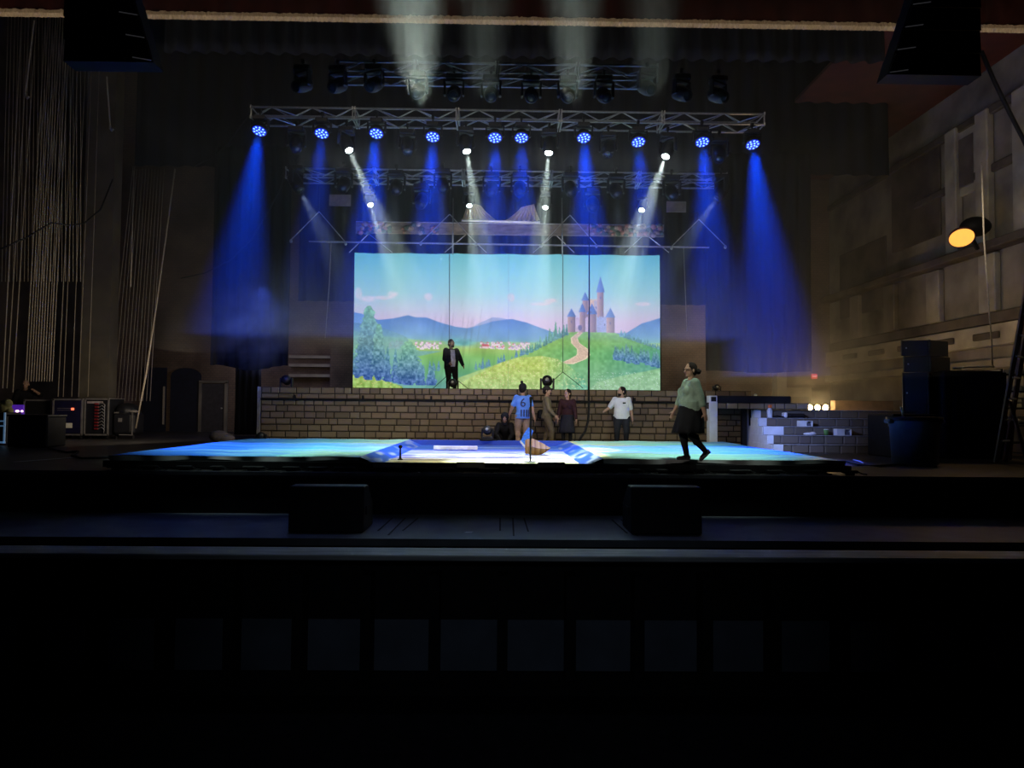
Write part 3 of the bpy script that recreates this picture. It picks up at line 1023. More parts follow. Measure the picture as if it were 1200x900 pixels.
pipe('side_cable', [P(334, 208, 21), P(326, 226, 21.2), P(310, 255, 21.4), P(295, 280, 21.6), P(270, 305, 21.6), P(240, 320, 21.6), P(212, 326, 21.6)], 0.02, m_iron, 'sagging dark cable from the rear truss end across the left leg curtain', 'cable')
pipe('side_cable', [P(296, 128, 17.2), P(286, 142, 18), P(270, 165, 19), P(245, 186, 20), P(226, 196, 21)], 0.015, m_iron, 'sagging dark cable from the front truss end into the black border', 'cable')
pipe('side_cable', [P(0, 292, 20), P(30, 279, 20.5), P(60, 261, 21), P(80, 264, 21.3), P(98, 262, 21.6), P(118, 245, 22), P(132, 210, 22)], 0.022, m_iron, 'dark cable looping across the rigging ropes high on the left', 'cable')
pipe('side_cable', [P(388, 285, 25.8), P(386, 330, 25.8), P(381, 396, 25.8)], 0.018, m_rope, 'thin pale line hanging against the dark gap left of the drop', 'rigging line')
pipe('side_cable', [P(801, 290, 25.8), P(803, 340, 25.8), P(805, 388, 25.8)], 0.015, m_rope, 'thin pale line hanging against the dark gap right of the drop', 'rigging line')
pipe('wall_cable', [P(1150, 60, 17.5), P(1165, 95, 17.5), P(1182, 130, 17.5), P(1200, 165, 17.5), P(1215, 200, 17.5)], 0.05, m_black, 'thick black cable sloping down past the right line array', 'cable')

# scenic header with stones and flowers, swags, grey panels
q = empty('scenic_header', P(598, 275, 24.6), 'long narrow stone-painted header with flower clumps at both ends', 'scenery')
a, b = P(417, 262, 24.6), P(778, 275, 24.6)
MB().box(((a.x + b.x) / 2, 24.62, (a.z + b.z) / 2), (b.x - a.x, 0.04, 0.40)).build('stone_strip', mat('painted_stone', (0.30, 0.26, 0.22), 0.9, var=0.5, scale=3, stretch=(1, 1, 3)), q)
MB().tube((a.x, 24.6, (a.z + b.z) / 2 + .2), (b.x, 24.6, (a.z + b.z) / 2 + .2), 0.018).build('top_rail', m_steel, q)
MB().tube((a.x, 24.6, (a.z + b.z) / 2 - .2), (b.x, 24.6, (a.z + b.z) / 2 - .2), 0.018).build('bottom_rail', m_rope, q)
for nm, cc, cnt in (('pink_flowers', (0.55, 0.28, 0.20), 46), ('green_leaves', (0.10, 0.18, 0.12), 50), ('cream_flowers', (0.55, 0.45, 0.32), 36)):
    mb = MB()
    for k in range(cnt):
        px = rng.choice([rng.uniform(420, 458), rng.uniform(470, 514), rng.uniform(690, 735), rng.uniform(735, 776)])
        p = P(px, rng.uniform(263, 275) + (px - 600) * 0.006, 24.55)
        s = rng.uniform(0.05, 0.12)
        mb.blob(p, (s, s * 0.7, s * 0.85), nu=8, nv=5)
    o = mb.build(nm, mat(nm, cc, 0.8, var=0.5, scale=14), q, True)
    o['kind'] = 'stuff'
m_cream = mat('cream_cloth', (0.80, 0.68, 0.50), 0.85, var=0.25, scale=30, stretch=(6, 1, 0.2))
for side, (tx, ty, bl, br) in enumerate(((556, 241, 541, 582), (618, 243, 592, 633))):
    q = MB()
    n = 60

    def sw(u, v, tx=tx, ty=ty, bl=bl, br=br):
        t = v ** 1.25
        top, bot = tx + (u - 0.5) * 16, bl + (br - bl) * u
        px = top + (bot - top) * t
        py = ty + (258.5 - ty) * v - (4 * (u if bl > 580 else 1 - u)) * (1 - v)
        p = P(px, py, 22.4)
        return (p.x, 22.4 + 0.05 * math.sin(u * 16 * PI) * (0.4 + v), p.z)
    q.grid(sw, n, 10)
    o = q.build('cream_swag', m_cream, smooth=True)
    tag(o, 'cream gathered curtain swag over the white rail, ' + ('left' if side == 0 else 'right') + ' one of the pair', 'curtain', 'cream swags')
pipe('swag_rail', [P(541, 258, 22.3), P(633, 260.5, 22.3)], 0.04, m_white, 'short white rail under the two cream swags', 'pipe')
for px0, px1, py0, py1, nm in ((386, 411, 228, 241.5, 'left'), (781, 804, 236, 249, 'right')):
    a, b = P(px0, py0, 22.2), P(px1, py1, 22.2)
    o = MB().bbox(((a.x + b.x) / 2, 22.2, (a.z + b.z) / 2), (b.x - a.x, 0.05, a.z - b.z), 0.01).build('grey_panel', mat('dusty_board', (0.30, 0.26, 0.26), 0.9))
    tag(o, 'small blank grey board hanging under the rear truss on the ' + nm, 'board', 'grey boards')

# line arrays
for side in (-1, 1):
    px_in, px_top = (178, 150) if side < 0 else (1042, 1070)
    q = empty('line_array', P(128 if side < 0 else 1096, 82 if side < 0 else 94, 9.2), 'black hung line array loudspeaker column on the ' + ('left' if side < 0 else 'right'), 'loudspeaker', 'line arrays')
    base_y = 73 if side < 0 else 87
    for k in range(4):
        yb, yt = base_y - k * 26.5, base_y - (k + 1) * 26.5
        xi = (180, 172, 164, 156, 148)[k] if side < 0 else (1040, 1049, 1058, 1067, 1076)[k]
        xt_ = (172, 164, 156, 148, 140)[k] if side < 0 else (1049, 1058, 1067, 1076, 1085)[k]
        xo = 74 if side < 0 else 1150
        Ys = 9.2 + 0.05 * k
        a = P(xi, yb, Ys)
        c = P(xo, yb, Ys)
        t = P(xi, yt + 1, Ys + 0.05)
        w = abs(c.x - a.x)
        cx = (a.x + c.x) / 2
        h = (t.z - a.z)
        xtp = P(xt_, yt, Ys).x
        cab = MB().prism([(c.x, Ys, a.z), (a.x, Ys, a.z), (xtp, Ys + 0.02, a.z + h - 0.012), (c.x, Ys + 0.02, a.z + h - 0.012)], (0, 0.28, 0)).build('cabinet', m_black, q)
        gx = a.x + side * (0.14)
        gs = side * 0.26
        MB().prism([(a.x + side * .01, Ys - 0.004, a.z + .02), (a.x + gs, Ys - 0.004, a.z + .02), (xtp + gs, Ys + 0.012, a.z + h - .03), (xtp + side * .01, Ys + 0.012, a.z + h - .03)], (0, -0.02, 0)).build('grille', mat('grille_grey', (0.04, 0.04, 0.045), 0.5, var=0.4, scale=60), cab)
        MB().tube((a.x + side * .02, Ys - 0.03, a.z + 0.012), (a.x + gs, Ys - 0.03, a.z + 0.05), 0.007).build('edge_strip', mat('glowing_edge_grey', (0.5, 0.5, 0.52), 0.4, emit=(0.5, 0.5, 0.55), es=0.03), cab)  # faint glow put into the strip in place of a highlight
    a = P(128 if side < 0 else 1096, -20, 9.5)
    MB().tube((a.x, 9.5, a.z), (a.x, 9.5, 11.1), 0.03).build('hoist_chain', m_iron, q)
# ------------------------------------------------------------------ brick scenic wall
YW = 21.0
m_block = attr_mat('carved_block', 0.9)
m_joint = mat('dark_joint', (0.03, 0.024, 0.02), 0.9)


def blocks(x0, x1, z0, rows, Y, dep, wmin=0.22, wmax=0.5, jit=0.2, base=(0.235, 0.185, 0.125), seed=1):
    r = random.Random(seed)
    mb = MB()
    z = z0
    for h in rows:
        x = x0
        while x < x1 - 0.02:
            w = min(r.uniform(wmin, wmax), x1 - x)
            if x1 - x - w < 0.1:
                w = x1 - x
            g_ = 1 + r.uniform(-jit, jit)
            c = [q * g_ * (1 + r.uniform(-.03, .03)) for q in base]
            hh = h - 0.022
            cx, cz, ww = x + w / 2, z + h / 2, max(0.04, w - 0.022)
            vs = [(cx - ww / 2, Y, cz - hh / 2), (cx + ww / 2, Y, cz - hh / 2), (cx + ww / 2, Y, cz + hh / 2), (cx - ww / 2, Y, cz + hh / 2)]
            b = 0.018
            fr = [(cx - ww / 2 + b, Y - dep, cz - hh / 2 + b), (cx + ww / 2 - b, Y - dep, cz - hh / 2 + b), (cx + ww / 2 - b, Y - dep, cz + hh / 2 - b), (cx - ww / 2 + b, Y - dep, cz + hh / 2 - b)]
            mb.add(vs + fr, [(4, 5, 6, 7), (0, 1, 5, 4), (1, 2, 6, 5), (2, 3, 7, 6), (3, 0, 4, 7)], tuple(c))
            x += w
        z += h
    return mb


xa, xb = PX(306, YW), PX(880, YW)
ztop = P(312, 453.3, YW).z
bw = empty('brick_wall', ((xa + xb) / 2, YW, 0), 'long low scenic wall of tan blocks across the stage below the painted drop', 'scenic wall')
MB().box(((xa + xb) / 2, YW + 0.06, ztop / 2), (xb - xa, 0.12, ztop)).build('backing', m_joint, bw)
rows = [ztop - 7.55 * 0.19 - 0.155] + [0.19] * 6 + [0.185, 0.155]
rows = [ztop - 0.155 - 0.19 * 7] + [0.19] * 6 + [0.155, 0.19]
blocks(xa, xb, 0, rows, YW, 0.03).build('block_facing', m_block, bw)
MB().box((xa - 0.05, YW + 0.02, ztop / 2), (0.08, 0.2, ztop)).build('end_post', mat('grey_timber', (0.3, 0.3, 0.32), 0.8), bw)
q = empty('wall_pipe', P(570, 469, YW - 0.12), 'long black pipe fixed along the upper face of the block wall', 'pipe')
za = P(312, 467.6, YW - .1).z
MB().tube((xa + 0.02, YW - 0.1, za), (P(830, 470, YW).x, YW - 0.1, za), 0.032).build('pipe', m_black, q)
for k in range(7):
    x = xa + 1.0 + k * 2.0
    MB().box((x, YW - 0.07, za + 0.05), (0.05, 0.1, 0.16)).build('bracket', m_black, q)
# raised platform behind the wall
ZP = 1.60
q = empty('rear_platform', (0, 23.2, 0), 'dark raised platform directly behind the block wall, under the drop', 'platform')
MB().box(((xa + 6.4) / 2, 23.05, ZP - 0.06), (6.4 - xa, 3.6, 0.12)).build('deck', m_black, q)
for sx in (xa + 0.3, -2.5, 2.0, 6.1):
    for sy in (21.5, 24.6):
        MB().tube((sx, sy, 0), (sx, sy, ZP - 0.12), 0.035).build('leg', m_iron, q)


# ------------------------------------------------------------------ show deck with printed cloth
def deck_col(x, y):
    """printed waves: x across, y upstage"""
    X, Y = np.array([[x * 10.0]]), np.array([[y * 60.0]])
    n = float(vnoise(X * 0.5 + Y * 0.12, Y, 30, 11)[0, 0])
    n2 = float(vnoise(X + Y * .05, Y * 1.4, 14, 12)[0, 0])
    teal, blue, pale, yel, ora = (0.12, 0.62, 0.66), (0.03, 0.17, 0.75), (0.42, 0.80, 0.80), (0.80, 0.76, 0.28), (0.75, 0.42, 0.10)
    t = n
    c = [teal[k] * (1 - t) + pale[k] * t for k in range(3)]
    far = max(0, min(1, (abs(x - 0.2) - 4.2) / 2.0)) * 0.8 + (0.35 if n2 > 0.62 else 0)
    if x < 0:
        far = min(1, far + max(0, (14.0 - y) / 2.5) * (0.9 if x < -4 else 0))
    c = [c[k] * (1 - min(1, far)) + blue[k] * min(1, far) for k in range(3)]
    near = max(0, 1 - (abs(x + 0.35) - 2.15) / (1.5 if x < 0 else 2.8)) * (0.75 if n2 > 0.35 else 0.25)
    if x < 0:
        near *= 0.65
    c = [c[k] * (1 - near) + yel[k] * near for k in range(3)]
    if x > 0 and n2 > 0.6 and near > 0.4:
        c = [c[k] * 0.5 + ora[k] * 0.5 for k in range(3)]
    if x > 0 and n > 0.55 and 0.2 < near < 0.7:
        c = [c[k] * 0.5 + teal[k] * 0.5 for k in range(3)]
    return tuple(c)


def well_col(x, y):
    X, Y = np.array([[x * 12.0]]), np.array([[y * 60.0]])
    n = float(vnoise(X * 0.4, Y, 16, 21)[0, 0])
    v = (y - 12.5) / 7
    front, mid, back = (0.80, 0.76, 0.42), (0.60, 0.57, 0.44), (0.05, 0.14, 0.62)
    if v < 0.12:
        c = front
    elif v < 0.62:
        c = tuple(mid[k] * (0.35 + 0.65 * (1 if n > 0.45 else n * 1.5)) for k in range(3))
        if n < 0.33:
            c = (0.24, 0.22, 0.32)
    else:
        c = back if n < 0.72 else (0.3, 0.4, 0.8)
    return c


m_print = attr_mat('printed_cloth', 0.55)
DX0, DX1, DW0, DW1, DY0, DY1, DZ = -6.85, 6.1, -2.5, 1.8, 12.55, 19.5, 0.22
dk = empty('show_deck', (0, 16, 0), 'wide low show deck covered in turquoise and blue wave-printed cloth with pale centre well', 'stage platform')


def sheet(nm, x0, x1, z, colf, nu, nv, y0=DY0, y1=DY1, dz=0.0):
    mb = MB().grid(lambda u, v: (x0 + (x1 - x0) * u, y0 + (y1 - y0) * v, z + dz * math.sin(u * 9 + v * 4) * 0.5 + dz * 0.5 * math.sin(u * 23 + v * 11)), nu, nv,
                   lambda u, v: colf(x0 + (x1 - x0) * u, y0 + (y1 - y0) * v))
    return mb.build(nm, m_print, dk, True)


sheet('left_cloth', DX0, DW0, DZ + 0.012, deck_col, 110, 120, dz=0.012, ).__setitem__('label', 'turquoise and blue wave-printed left cloth')
sheet('right_cloth', DW1, DX1, DZ + 0.012, deck_col, 110, 120, dz=0.012).__setitem__('label', 'turquoise, yellow and blue right cloth')
sheet('well_floor', DW0 + 0.35, DW1 - 0.35, 0.10, well_col, 100, 120, DY0, DY1 - 0.3)['label'] = 'pale streaked floor of the centre well'


def curb_col(x, y):
    n = float(vnoise(np.array([[y * 9.0 + x * 6]]), np.array([[x * 30.0]]), 4, 31)[0, 0])
    t = max(0.0, min(1.0, (n - 0.55) * 5)) * (0.9 if y < 15 else 0.45)
    return tuple(a * (1 - t) + b * t for a, b in zip((0.035, 0.12, 0.70), (0.5, 0.56, 0.78)))


for nm, xo, xi in (('curb', DW0, DW0 + 0.35), ('curb', DW1, DW1 - 0.35)):
    MB().grid(lambda u, v: (xo + (xi - xo) * u, DY0 + (DY1 - DY0) * v, (DZ + 0.02) * (1 - u) + 0.10 * u), 8, 120, lambda u, v: curb_col(u * 0.35 + xo, DY0 + (DY1 - DY0) * v)).build(nm, m_print, dk)
MB().box(((DW0 + DW1) / 2, DY1 - 0.15, 0.16), (DW1 - DW0, 0.3, 0.14), col=(0.06, 0.12, 0.62)).build('curb', m_print, dk)
mb = MB()
for (x0, x1) in ((DX0, DW0), (DW1, DX1)):
    mb.box(((x0 + x1) / 2, (DY0 + DY1) / 2, DZ / 2 + 0.045), (x1 - x0, DY1 - DY0 - 0.02, DZ - 0.09))
mb.box(((DW0 + DW1) / 2, (DY0 + DY1) / 2, 0.075), (DW1 - DW0, DY1 - DY0, 0.04))
mb.build('frame', m_black, dk)
m_hem = mat('grey_cloth_hem', (0.30, 0.30, 0.31), 0.8, var=0.3, scale=2, stretch=(1, 1, 0.3))
for (x0, x1) in ((DX0, DW0), (DW1, DX1)):
    MB().grid(lambda u, v: (x0 + (x1 - x0) * u, DY0 - 0.03 - 0.02 * math.sin(u * 31) * v, DZ + 0.014 - (0.075 + 0.025 * math.sin(u * 12)) * v), 60, 3).build('front_hem', m_hem, dk, True)
MB().box(((DX0 + DX1) / 2, DY0 - 0.07, 0.095), (DX1 - DX0 + 0.1, 0.10, 0.11)).build('front_rail', m_black, dk)
for (px0, px1) in ((437, 471), (535, 568), (630, 662)):
    a, b = P(px0, 545, DY0 - 0.15), P(px1, 545, DY0 - 0.15)
    MB().bbox(((a.x + b.x) / 2, DY0 - 0.13, a.z), (b.x - a.x, 0.03, 0.10), 0.006).build('front_plate', mat('grey_plate', (0.14, 0.14, 0.145), 0.5), dk)
for sx in [DX0 + 0.3 + k * (DX1 - DX0 - 0.6) / 9 for k in range(10)]:
    for sy in (DY0 + 0.2, DY1 - 0.2):
        MB().tube((sx, sy, 0), (sx, sy, 0.06), 0.05).build('foot', m_black, dk)
# floor lamps and cable lumps along the front of the deck
r = random.Random(3)
k = 0
x = DX0 + 0.25
fl = []
while x < DX1:
    fl.append(x)
    x += r.uniform(0.45, 0.75)
for i, x in enumerate(fl):
    q = empty('footlight', (x, 12.36, 0), 'small black footlight on the stage lip, %s along the deck front' % ('%s' % nth(i, len(fl))), 'footlight', 'footlights along the deck front')
    w = r.uniform(0.22, 0.4)
    MB().bbox((x, 12.36, 0.055), (w, 0.10, 0.05), 0.015).build('housing', m_black, q)
    MB().box((x, 12.36, 0.016), (w * 0.5, 0.07, 0.032)).build('foot', m_black, q)
    MB().path([(x + w / 2, 12.36, 0.05), (x + w / 2 + 0.08, 12.33, 0.02), (x + w / 2 + 0.16, 12.36, 0.012)], 0.012).build('tail_cable', m_black, q)

# ------------------------------------------------------------------ things on and near the deck
q = empty('microphone_stand', P(621.5, 543, 12.75), 'tall thin black straight pole standing at the deck front by the tan wedge', 'microphone stand')
b = PZ(621.5, 541.5, 0.13)
MB().lathe([(0.0, 0.0), (0.12, 0.0), (0.12, 0.012), (0.03, 0.03), (0, 0.03)], (b.x, b.y, 0.12)).build('base', m_black, q)
MB().tube((b.x, b.y, 0.14), (b.x, b.y, P(621.5, 472, b.y).z), 0.016).build('pole', m_black, q)
MB().lathe([(0, 0), (0.02, 0), (0.028, 0.08), (0.03, 0.1), (0, 0.12)], (b.x, b.y, P(621.5, 472, b.y).z)).build('tip', m_black, q)
b = PZ(469, 539, 0.13)
q = empty('floor_peg', b, 'short black knob-topped peg standing at the deck front left of centre', 'peg')
MB().lathe([(0, 0), (0.05, 0), (0.05, 0.015), (0.022, 0.03), (0.018, 0.2), (0.018, 0.22)], b, n=12).build('post', m_black, q)
MB().blob(b + Vector((0, 0, 0.245)), (0.04, 0.04, 0.035)).build('knob', m_black, q, True)
# tan wedge
b = PZ(628, 533, 0.11)
Yb = b.y
top = [P(616, 515, Yb), P(624, 513.5, Yb), P(633, 517.5, Yb), P(645, 524.5, Yb)]
poly = [P(615.5, 531, Yb), P(616, 515, Yb), P(624, 513.5, Yb), P(633, 517.5, Yb), P(645, 524.5, Yb), P(637, 531.5, Yb), P(630, 533, Yb)]
zoff = 0.105 - min(p.z for p in poly)
mb = MB()
cols_t = [(0.22, 0.115, 0.02), (0.27, 0.15, 0.035), (0.15, 0.07, 0.012)]
n = 14
for k in range(n):
    xa_, xb_ = 615.5 + (645 - 615.5) * k / n, 615.5 + (645 - 615.5) * (k + 1) / n
    def tp(px):
        return np.interp(px, [615.5, 618, 624, 633, 645], [516, 514.2, 513.5, 517.5, 524.5])
    def bt(px):
        return np.interp(px, [615.5, 630, 637, 645], [531.5, 533, 531.5, 525.5])
    v = []
    for px in (xa_, xb_):
        bulge = 0.22 * math.sin(PI * (px - 615) / 31)
        for (py, dy) in ((bt(px), 0.0), ((tp(px) + bt(px)) / 2, -bulge * 0.6), (tp(px), 0.05)):
            p = P(px, py, Yb)
            v.append((p.x, Yb + dy, p.z + zoff))
        p = P(px, bt(px), Yb)
        v.append((p.x, Yb + 0.3, p.z + zoff))
    mb.add(v, [(0, 4, 5, 1), (1, 5, 6, 2), (2, 6, 7, 3), (3, 7, 4, 0)] + ([(0, 1, 2, 3)] if k == 0 else []) + ([(7, 6, 5, 4)] if k == n - 1 else []), cols_t[k % 3])
o = mb.build('tan_wedge', attr_mat('striped_tan_timber', 0.7))
tag(o, 'tan striped wooden wedge prop lying at the front of the deck by the pole', 'stage prop')
# slanted blue board
b = PZ(617, 526, 0.11)
Yb = b.y
poly = [P(609.5, 521.5, Yb), P(613.5, 523.5, Yb), P(622.5, 506, Yb), P(625.5, 503, Yb), P(617.5, 500.5, Yb), P(614, 510, Yb)]
poly = [P(610, 517.5, Yb), P(616.5, 526, Yb), P(619, 519, Yb), P(624.5, 505, Yb), P(619, 501, Yb), P(613.5, 509, Yb)]
q = empty('blue_board', Vector((b.x, b.y, 0.105)), 'slanted blue striped board with pale lower edge leaning beside the tan wedge', 'stage prop')
MB().prism(poly, (0.02, 0.12, 0)).build('panel', mat('bright_blue_print', (0.05, 0.22, 0.85), 0.6, var=0.5, scale=10, stretch=(1, 1, 6)), q)
MB().prism([P(609, 518, Yb - .02), P(616, 526.2, Yb - .02), P(617, 524, Yb - .02), P(610, 516, Yb - .02)], (0.02, 0.14, 0)).build('edge_strip', m_white, q)
a, b = PZ(508, 525.5, 0.14), PZ(560, 525.5, 0.14)
o = MB().bbox(((a.x + b.x) / 2, a.y, 0.155), (b.x - a.x, 0.12, 0.10), 0.015).build('foam_bar', mat('pale_foam', (0.75, 0.73, 0.60), 0.8))
tag(o, 'long pale yellow bar lying flat in the centre well of the deck', 'stage prop')


def scoop_light(px, py, Y, z0, label, s=1.0, name='floor_moving_light', white=True):
    x = PX(px, Y)
    q = empty(name, (x, Y, z0), label, 'stage light')
    MB().bbox((x, Y, z0 + 0.06 * s), (0.34 * s, 0.3 * s, 0.12 * s), 0.02).build('base', m_body, q)
    mb = MB()
    for sx in (-1, 1):
        mb.bbox((x + sx * 0.17 * s, Y, z0 + 0.24 * s), (0.05 * s, 0.12 * s, 0.3 * s), 0.015)
    mb.build('yoke', m_body, q)
    h = MB().lathe([(0, 0.15 * s), (0.09 * s, 0.15 * s), (0.14 * s, 0.08 * s), (0.14 * s, -0.08 * s), (0.11 * s, -0.14 * s), (0.0, -0.15 * s)], (x, Y, z0 + 0.32 * s), (0.1, 0.9, -0.25), 16).build('head', m_body, q, True)
    if white:
        MB().blob(Vector((x, Y, z0 + 0.32 * s)) - Vector((0.1, 0.9, -0.25)).normalized() * 0.14 * s, (0.055 * s, 0.03 * s, 0.05 * s)).build('lens', mat('grey_lens', (0.5, 0.55, 0.55), 0.2), h, True)


scoop_light(641, 455, 22.0, ZP, 'black moving light on the rear platform above the man in the cap', 1.15)
scoop_light(530.5, 452, 23.0, ZP, 'black moving light by the right foot of the man on the wall', 0.95)
scoop_light(571.5, 514, 19.35, 0.235, 'black moving light with pale face on the back edge of the deck', 0.85)
scoop_light(335, 450, 22.0, ZP, 'dark unlit moving light on the left end of the rear platform', 1.0, white=False)
scoop_light(307, 508, 20.4, 0.0, 'dark floor light at the foot of the left end of the block wall', 0.8, white=False)
scoop_light(840, 456, 22.0, ZP - 0.02, 'small dark light with white top beside the portal, on the rear platform', 0.7)
pipe('floor_cable_loop', [Vector((PX(563, 19.2), 19.25, 0.245)), Vector((PX(568, 19.2), 19.1, 0.25)), Vector((PX(577, 19.2), 19.2, 0.25)), Vector((PX(583, 19.2), 19.3, 0.25))], 0.025, m_black, 'black cable coiled on the deck edge beside the pale-faced moving light', 'cable')

# ------------------------------------------------------------------ brick portal at the right end of the wall
YQ = 19.75
q = empty('brick_portal', (PX(890, YQ), YQ, 0), 'block-faced portal with dark top slab and white post, right of the block wall', 'scenery')
xa, xb, xc = PX(831, YQ), PX(948, YQ), PX(926, YQ)
z_t, z_s, z_b = P(880, 464, YQ).z, P(880, 472, YQ).z, P(880, 479.5, YQ).z
MB().bbox(((xa + xc) / 2 + 0.1, YQ + 0.6, (z_t + z_s) / 2), (xc - xa - 0.2, 1.3, z_t - z_s), 0.01).build('top_slab', m_black, q)
MB().box(((xa + xb) / 2, YQ + 0.62, (z_s + z_b) / 2), (xb - xa, 1.2, z_s - z_b)).build('lintel', m_joint, q)
blocks(xa + 0.2, xb, z_b, [z_s - z_b], YQ + 0.02, 0.03, 0.25, 0.42, seed=4).build('lintel_blocks', m_block, q)
m_whiteblue = mat('white_flat_edge', (0.72, 0.75, 0.82), 0.7, var=0.08)
MB().bbox((xa + 0.11, YQ + 0.1, z_t / 2), (0.22, 0.3, z_t), 0.01).build('white_post', m_whiteblue, q)
MB().box((xa + 0.11, YQ - 0.055, z_t - 0.1), (0.14, 0.02, 0.13)).build('dark_vent', m_black, q)
for px in (873, 881.5, 886):
    MB().box((PX(px, YQ + 0.4), YQ + 0.5, z_b / 2), (0.14 if px < 876 else 0.08, 0.14, z_b)).build('rear_post', m_black if px != 881.5 else m_block, q)
MB().box((PX(856, 20.7), 20.75, z_b / 2), (PX(870, 20.7) - PX(840, 20.7), 0.06, z_b)).build('inner_wall', m_joint, q)
blocks(PX(841, 20.7), PX(870, 20.7), 0, [z_b / 7] * 7, 20.72, 0.03, 0.25, 0.5, seed=9).build('inner_blocks', m_block, q)
MB().blob((PX(890, YQ), YQ + 0.3, z_t + 0.03), (0.05, 0.05, 0.04)).build('top_lamp', m_white, q, True)

# ------------------------------------------------------------------ stepped seating
q = empty('stepped_seating', (8.9, 19.3, 0), 'block-faced stepped seating with white painted ends, right of the portal', 'stairs')
X0, X1, TD = 7.05, 11.6, 0.40
YS = 18.4
m_step = mat('step_top', (0.16, 0.14, 0.12), 0.8)
hs = 0.224
for k in range(5):
    y = YS + k * TD
    z = hs * (k + 1)
    xs = X0 + 0.02 * k
    MB().box(((xs + X1) / 2, (y + 20.6) / 2, z - hs / 2), (X1 - xs, 20.6 - y, hs)).build('step', m_step, q)
    blocks(xs + (0.0 if k else 0.0), X1, hs * k, [hs], y, 0.025, 0.32, 0.52, base=(0.15, 0.125, 0.10), seed=20 + k).build('step_blocks', m_block, q)
    ln = (0.35, 0.34, 1.0, 0.5, 0.34)[k]
    MB().box((xs + 0.16 - 0.16, (y + 20.55) / 2, z - hs / 2), (0.03, 20.55 - y, hs)).build('end_panel', m_whiteblue, q)
    MB().box((xs + (0.26, 0.14, 0.55, 0.22, 0.18)[k] * 0.5, y - 0.032, z - hs / 2 + 0.005), ((0.26, 0.14, 0.55, 0.22, 0.18)[k], 0.012, hs)).build('white_return', m_whiteblue, q)
    MB().box(((xs + X1) / 2, y - 0.012, z + 0.004), (X1 - xs, 0.04, 0.012)).build('nosing', mat('pale_nosing', (0.40, 0.40, 0.42), 0.6), q)


def on_step(px, k, dy=0.16):
    y = YS + k * TD + dy
    return Vector((PX(px, y), y, hs * (k + 1) + 0.011))


for i, (px, k, w, h, lb) in enumerate(((943, 2, 0.34, 0.15, 'white open carton on the middle step below the bright bulbs'), (987, 1, 0.38, 0.17, 'white open carton beside the green cup on a lower step'))):
    p = on_step(px, k)
    q = empty('paper_carton', p, lb, 'box', 'white cartons on the steps')
    mb = MB()
    t = 0.012
    mb.box(p + Vector((0, 0.10, h / 2)), (w, t, h)).box(p + Vector((-w / 2, 0, h / 2)), (t, 0.2, h)).box(p + Vector((w / 2, 0, h / 2)), (t, 0.2, h)).box(p + Vector((0, 0, t / 2)), (w, 0.2, t)).box(p + Vector((0, 0, h)), (w, 0.2, t)).box(p + Vector((-w * 0.22, -0.1, h / 2)), (w * 0.5, t, h))
    mb.build('shell', m_white, q)
    MB().bbox(p + Vector((w * 0.2, 0, h * 0.35)), (w * 0.35, 0.14, h * 0.5), 0.01).build('contents', mat('grey_goods', (0.12, 0.12, 0.16), 0.7), q)
p = on_step(968, 1)
q = empty('green_cup', p, 'green paper cup standing on a lower step between two white things', 'cup')
MB().lathe([(0.0, 0), (0.05, 0.0), (0.065, 0.15), (0.06, 0.15), (0.045, 0.01)], p, n=16).build('cup', mat('green_card', (0.10, 0.25, 0.06), 0.6), q, True)
MB().lathe([(0.0, 0.165), (0.05, 0.165), (0.068, 0.15)], p, n=16).build('lid', m_white, q)
p = on_step(949, 1)
o = MB().blob(p + Vector((0, 0, 0.03)), (0.18, 0.1, 0.045)).blob(p + Vector((0.07, 0, 0.05)), (0.08, 0.07, 0.04)).build('crumpled_cloth', m_white, smooth=True)
tag(o, 'crumpled white cloth lying on the lower step left of the green cup', 'cloth')
p = on_step(902, 3)
q = empty('drink_bottle', p, 'clear blue-lit bottle with orange top on an upper step at the left end', 'bottle')
MB().lathe([(0, 0), (0.07, 0), (0.075, 0.03), (0.075, 0.2), (0.05, 0.26), (0.035, 0.28)], p, n=16).build('body', mat('pale_plastic', (0.6, 0.65, 0.8), 0.3), q, True)
MB().lathe([(0, 0.36), (0.055, 0.36), (0.06, 0.28), (0.035, 0.27)], p, n=16).build('cap', mat('orange_plastic', (0.7, 0.16, 0.04), 0.5), q, True)
p = on_step(912, 3)
o = MB().path([p + Vector((-0.2, 0, 0.02)), p + Vector((-0.05, -0.05, 0.05)), p + Vector((0.1, 0.03, 0.02)), p + Vector((0.25, 0, 0.03))], 0.03).build('dark_strap', m_black, smooth=True)
tag(o, 'dark strap lying on the upper step beside the orange-topped bottle', 'strap')
# dark ledge and three bare bulbs behind the steps
q = empty('work_light', P(958, 484, 21.4), 'work light bar with three glaring warm bulbs behind the top step', 'lamp')
MB().bbox(P(958, 484, 21.4), (0.95, 0.14, 0.12), 0.02).build('bar', m_black, q)
pb = P(958, 484, 21.4)
MB().tube((pb.x, 21.4, 0), (pb.x, 21.4, pb.z - 0.06), 0.03).build('stand', m_black, q)
for px in (949, 958, 967.5):
    p = P(px, 477.5, 21.35)
    MB().tube(p + Vector((0, 0, -0.12)), p + Vector((0, 0, -0.03)), 0.03).build('socket', m_black, q)
    MB().blob(p, (0.075, 0.075, 0.085)).build('bulb', mat('glaring_bulb', (1, 0.9, 0.6), 0.3, var=0.02, emit=(1.0, 0.72, 0.28), es=40), q, True)
bulbpos = P(958, 475, 21.1)
p = P(1010, 479, 21.8)
o = MB().bbox((p.x, 21.8, p.z / 2 + .15), (P(1058, 479, 21.8).x - P(990, 479, 21.8).x, 0.3, p.z + .2), 0.01).build('low_flat', mat('brown_flat', (0.10, 0.07, 0.045), 0.9))
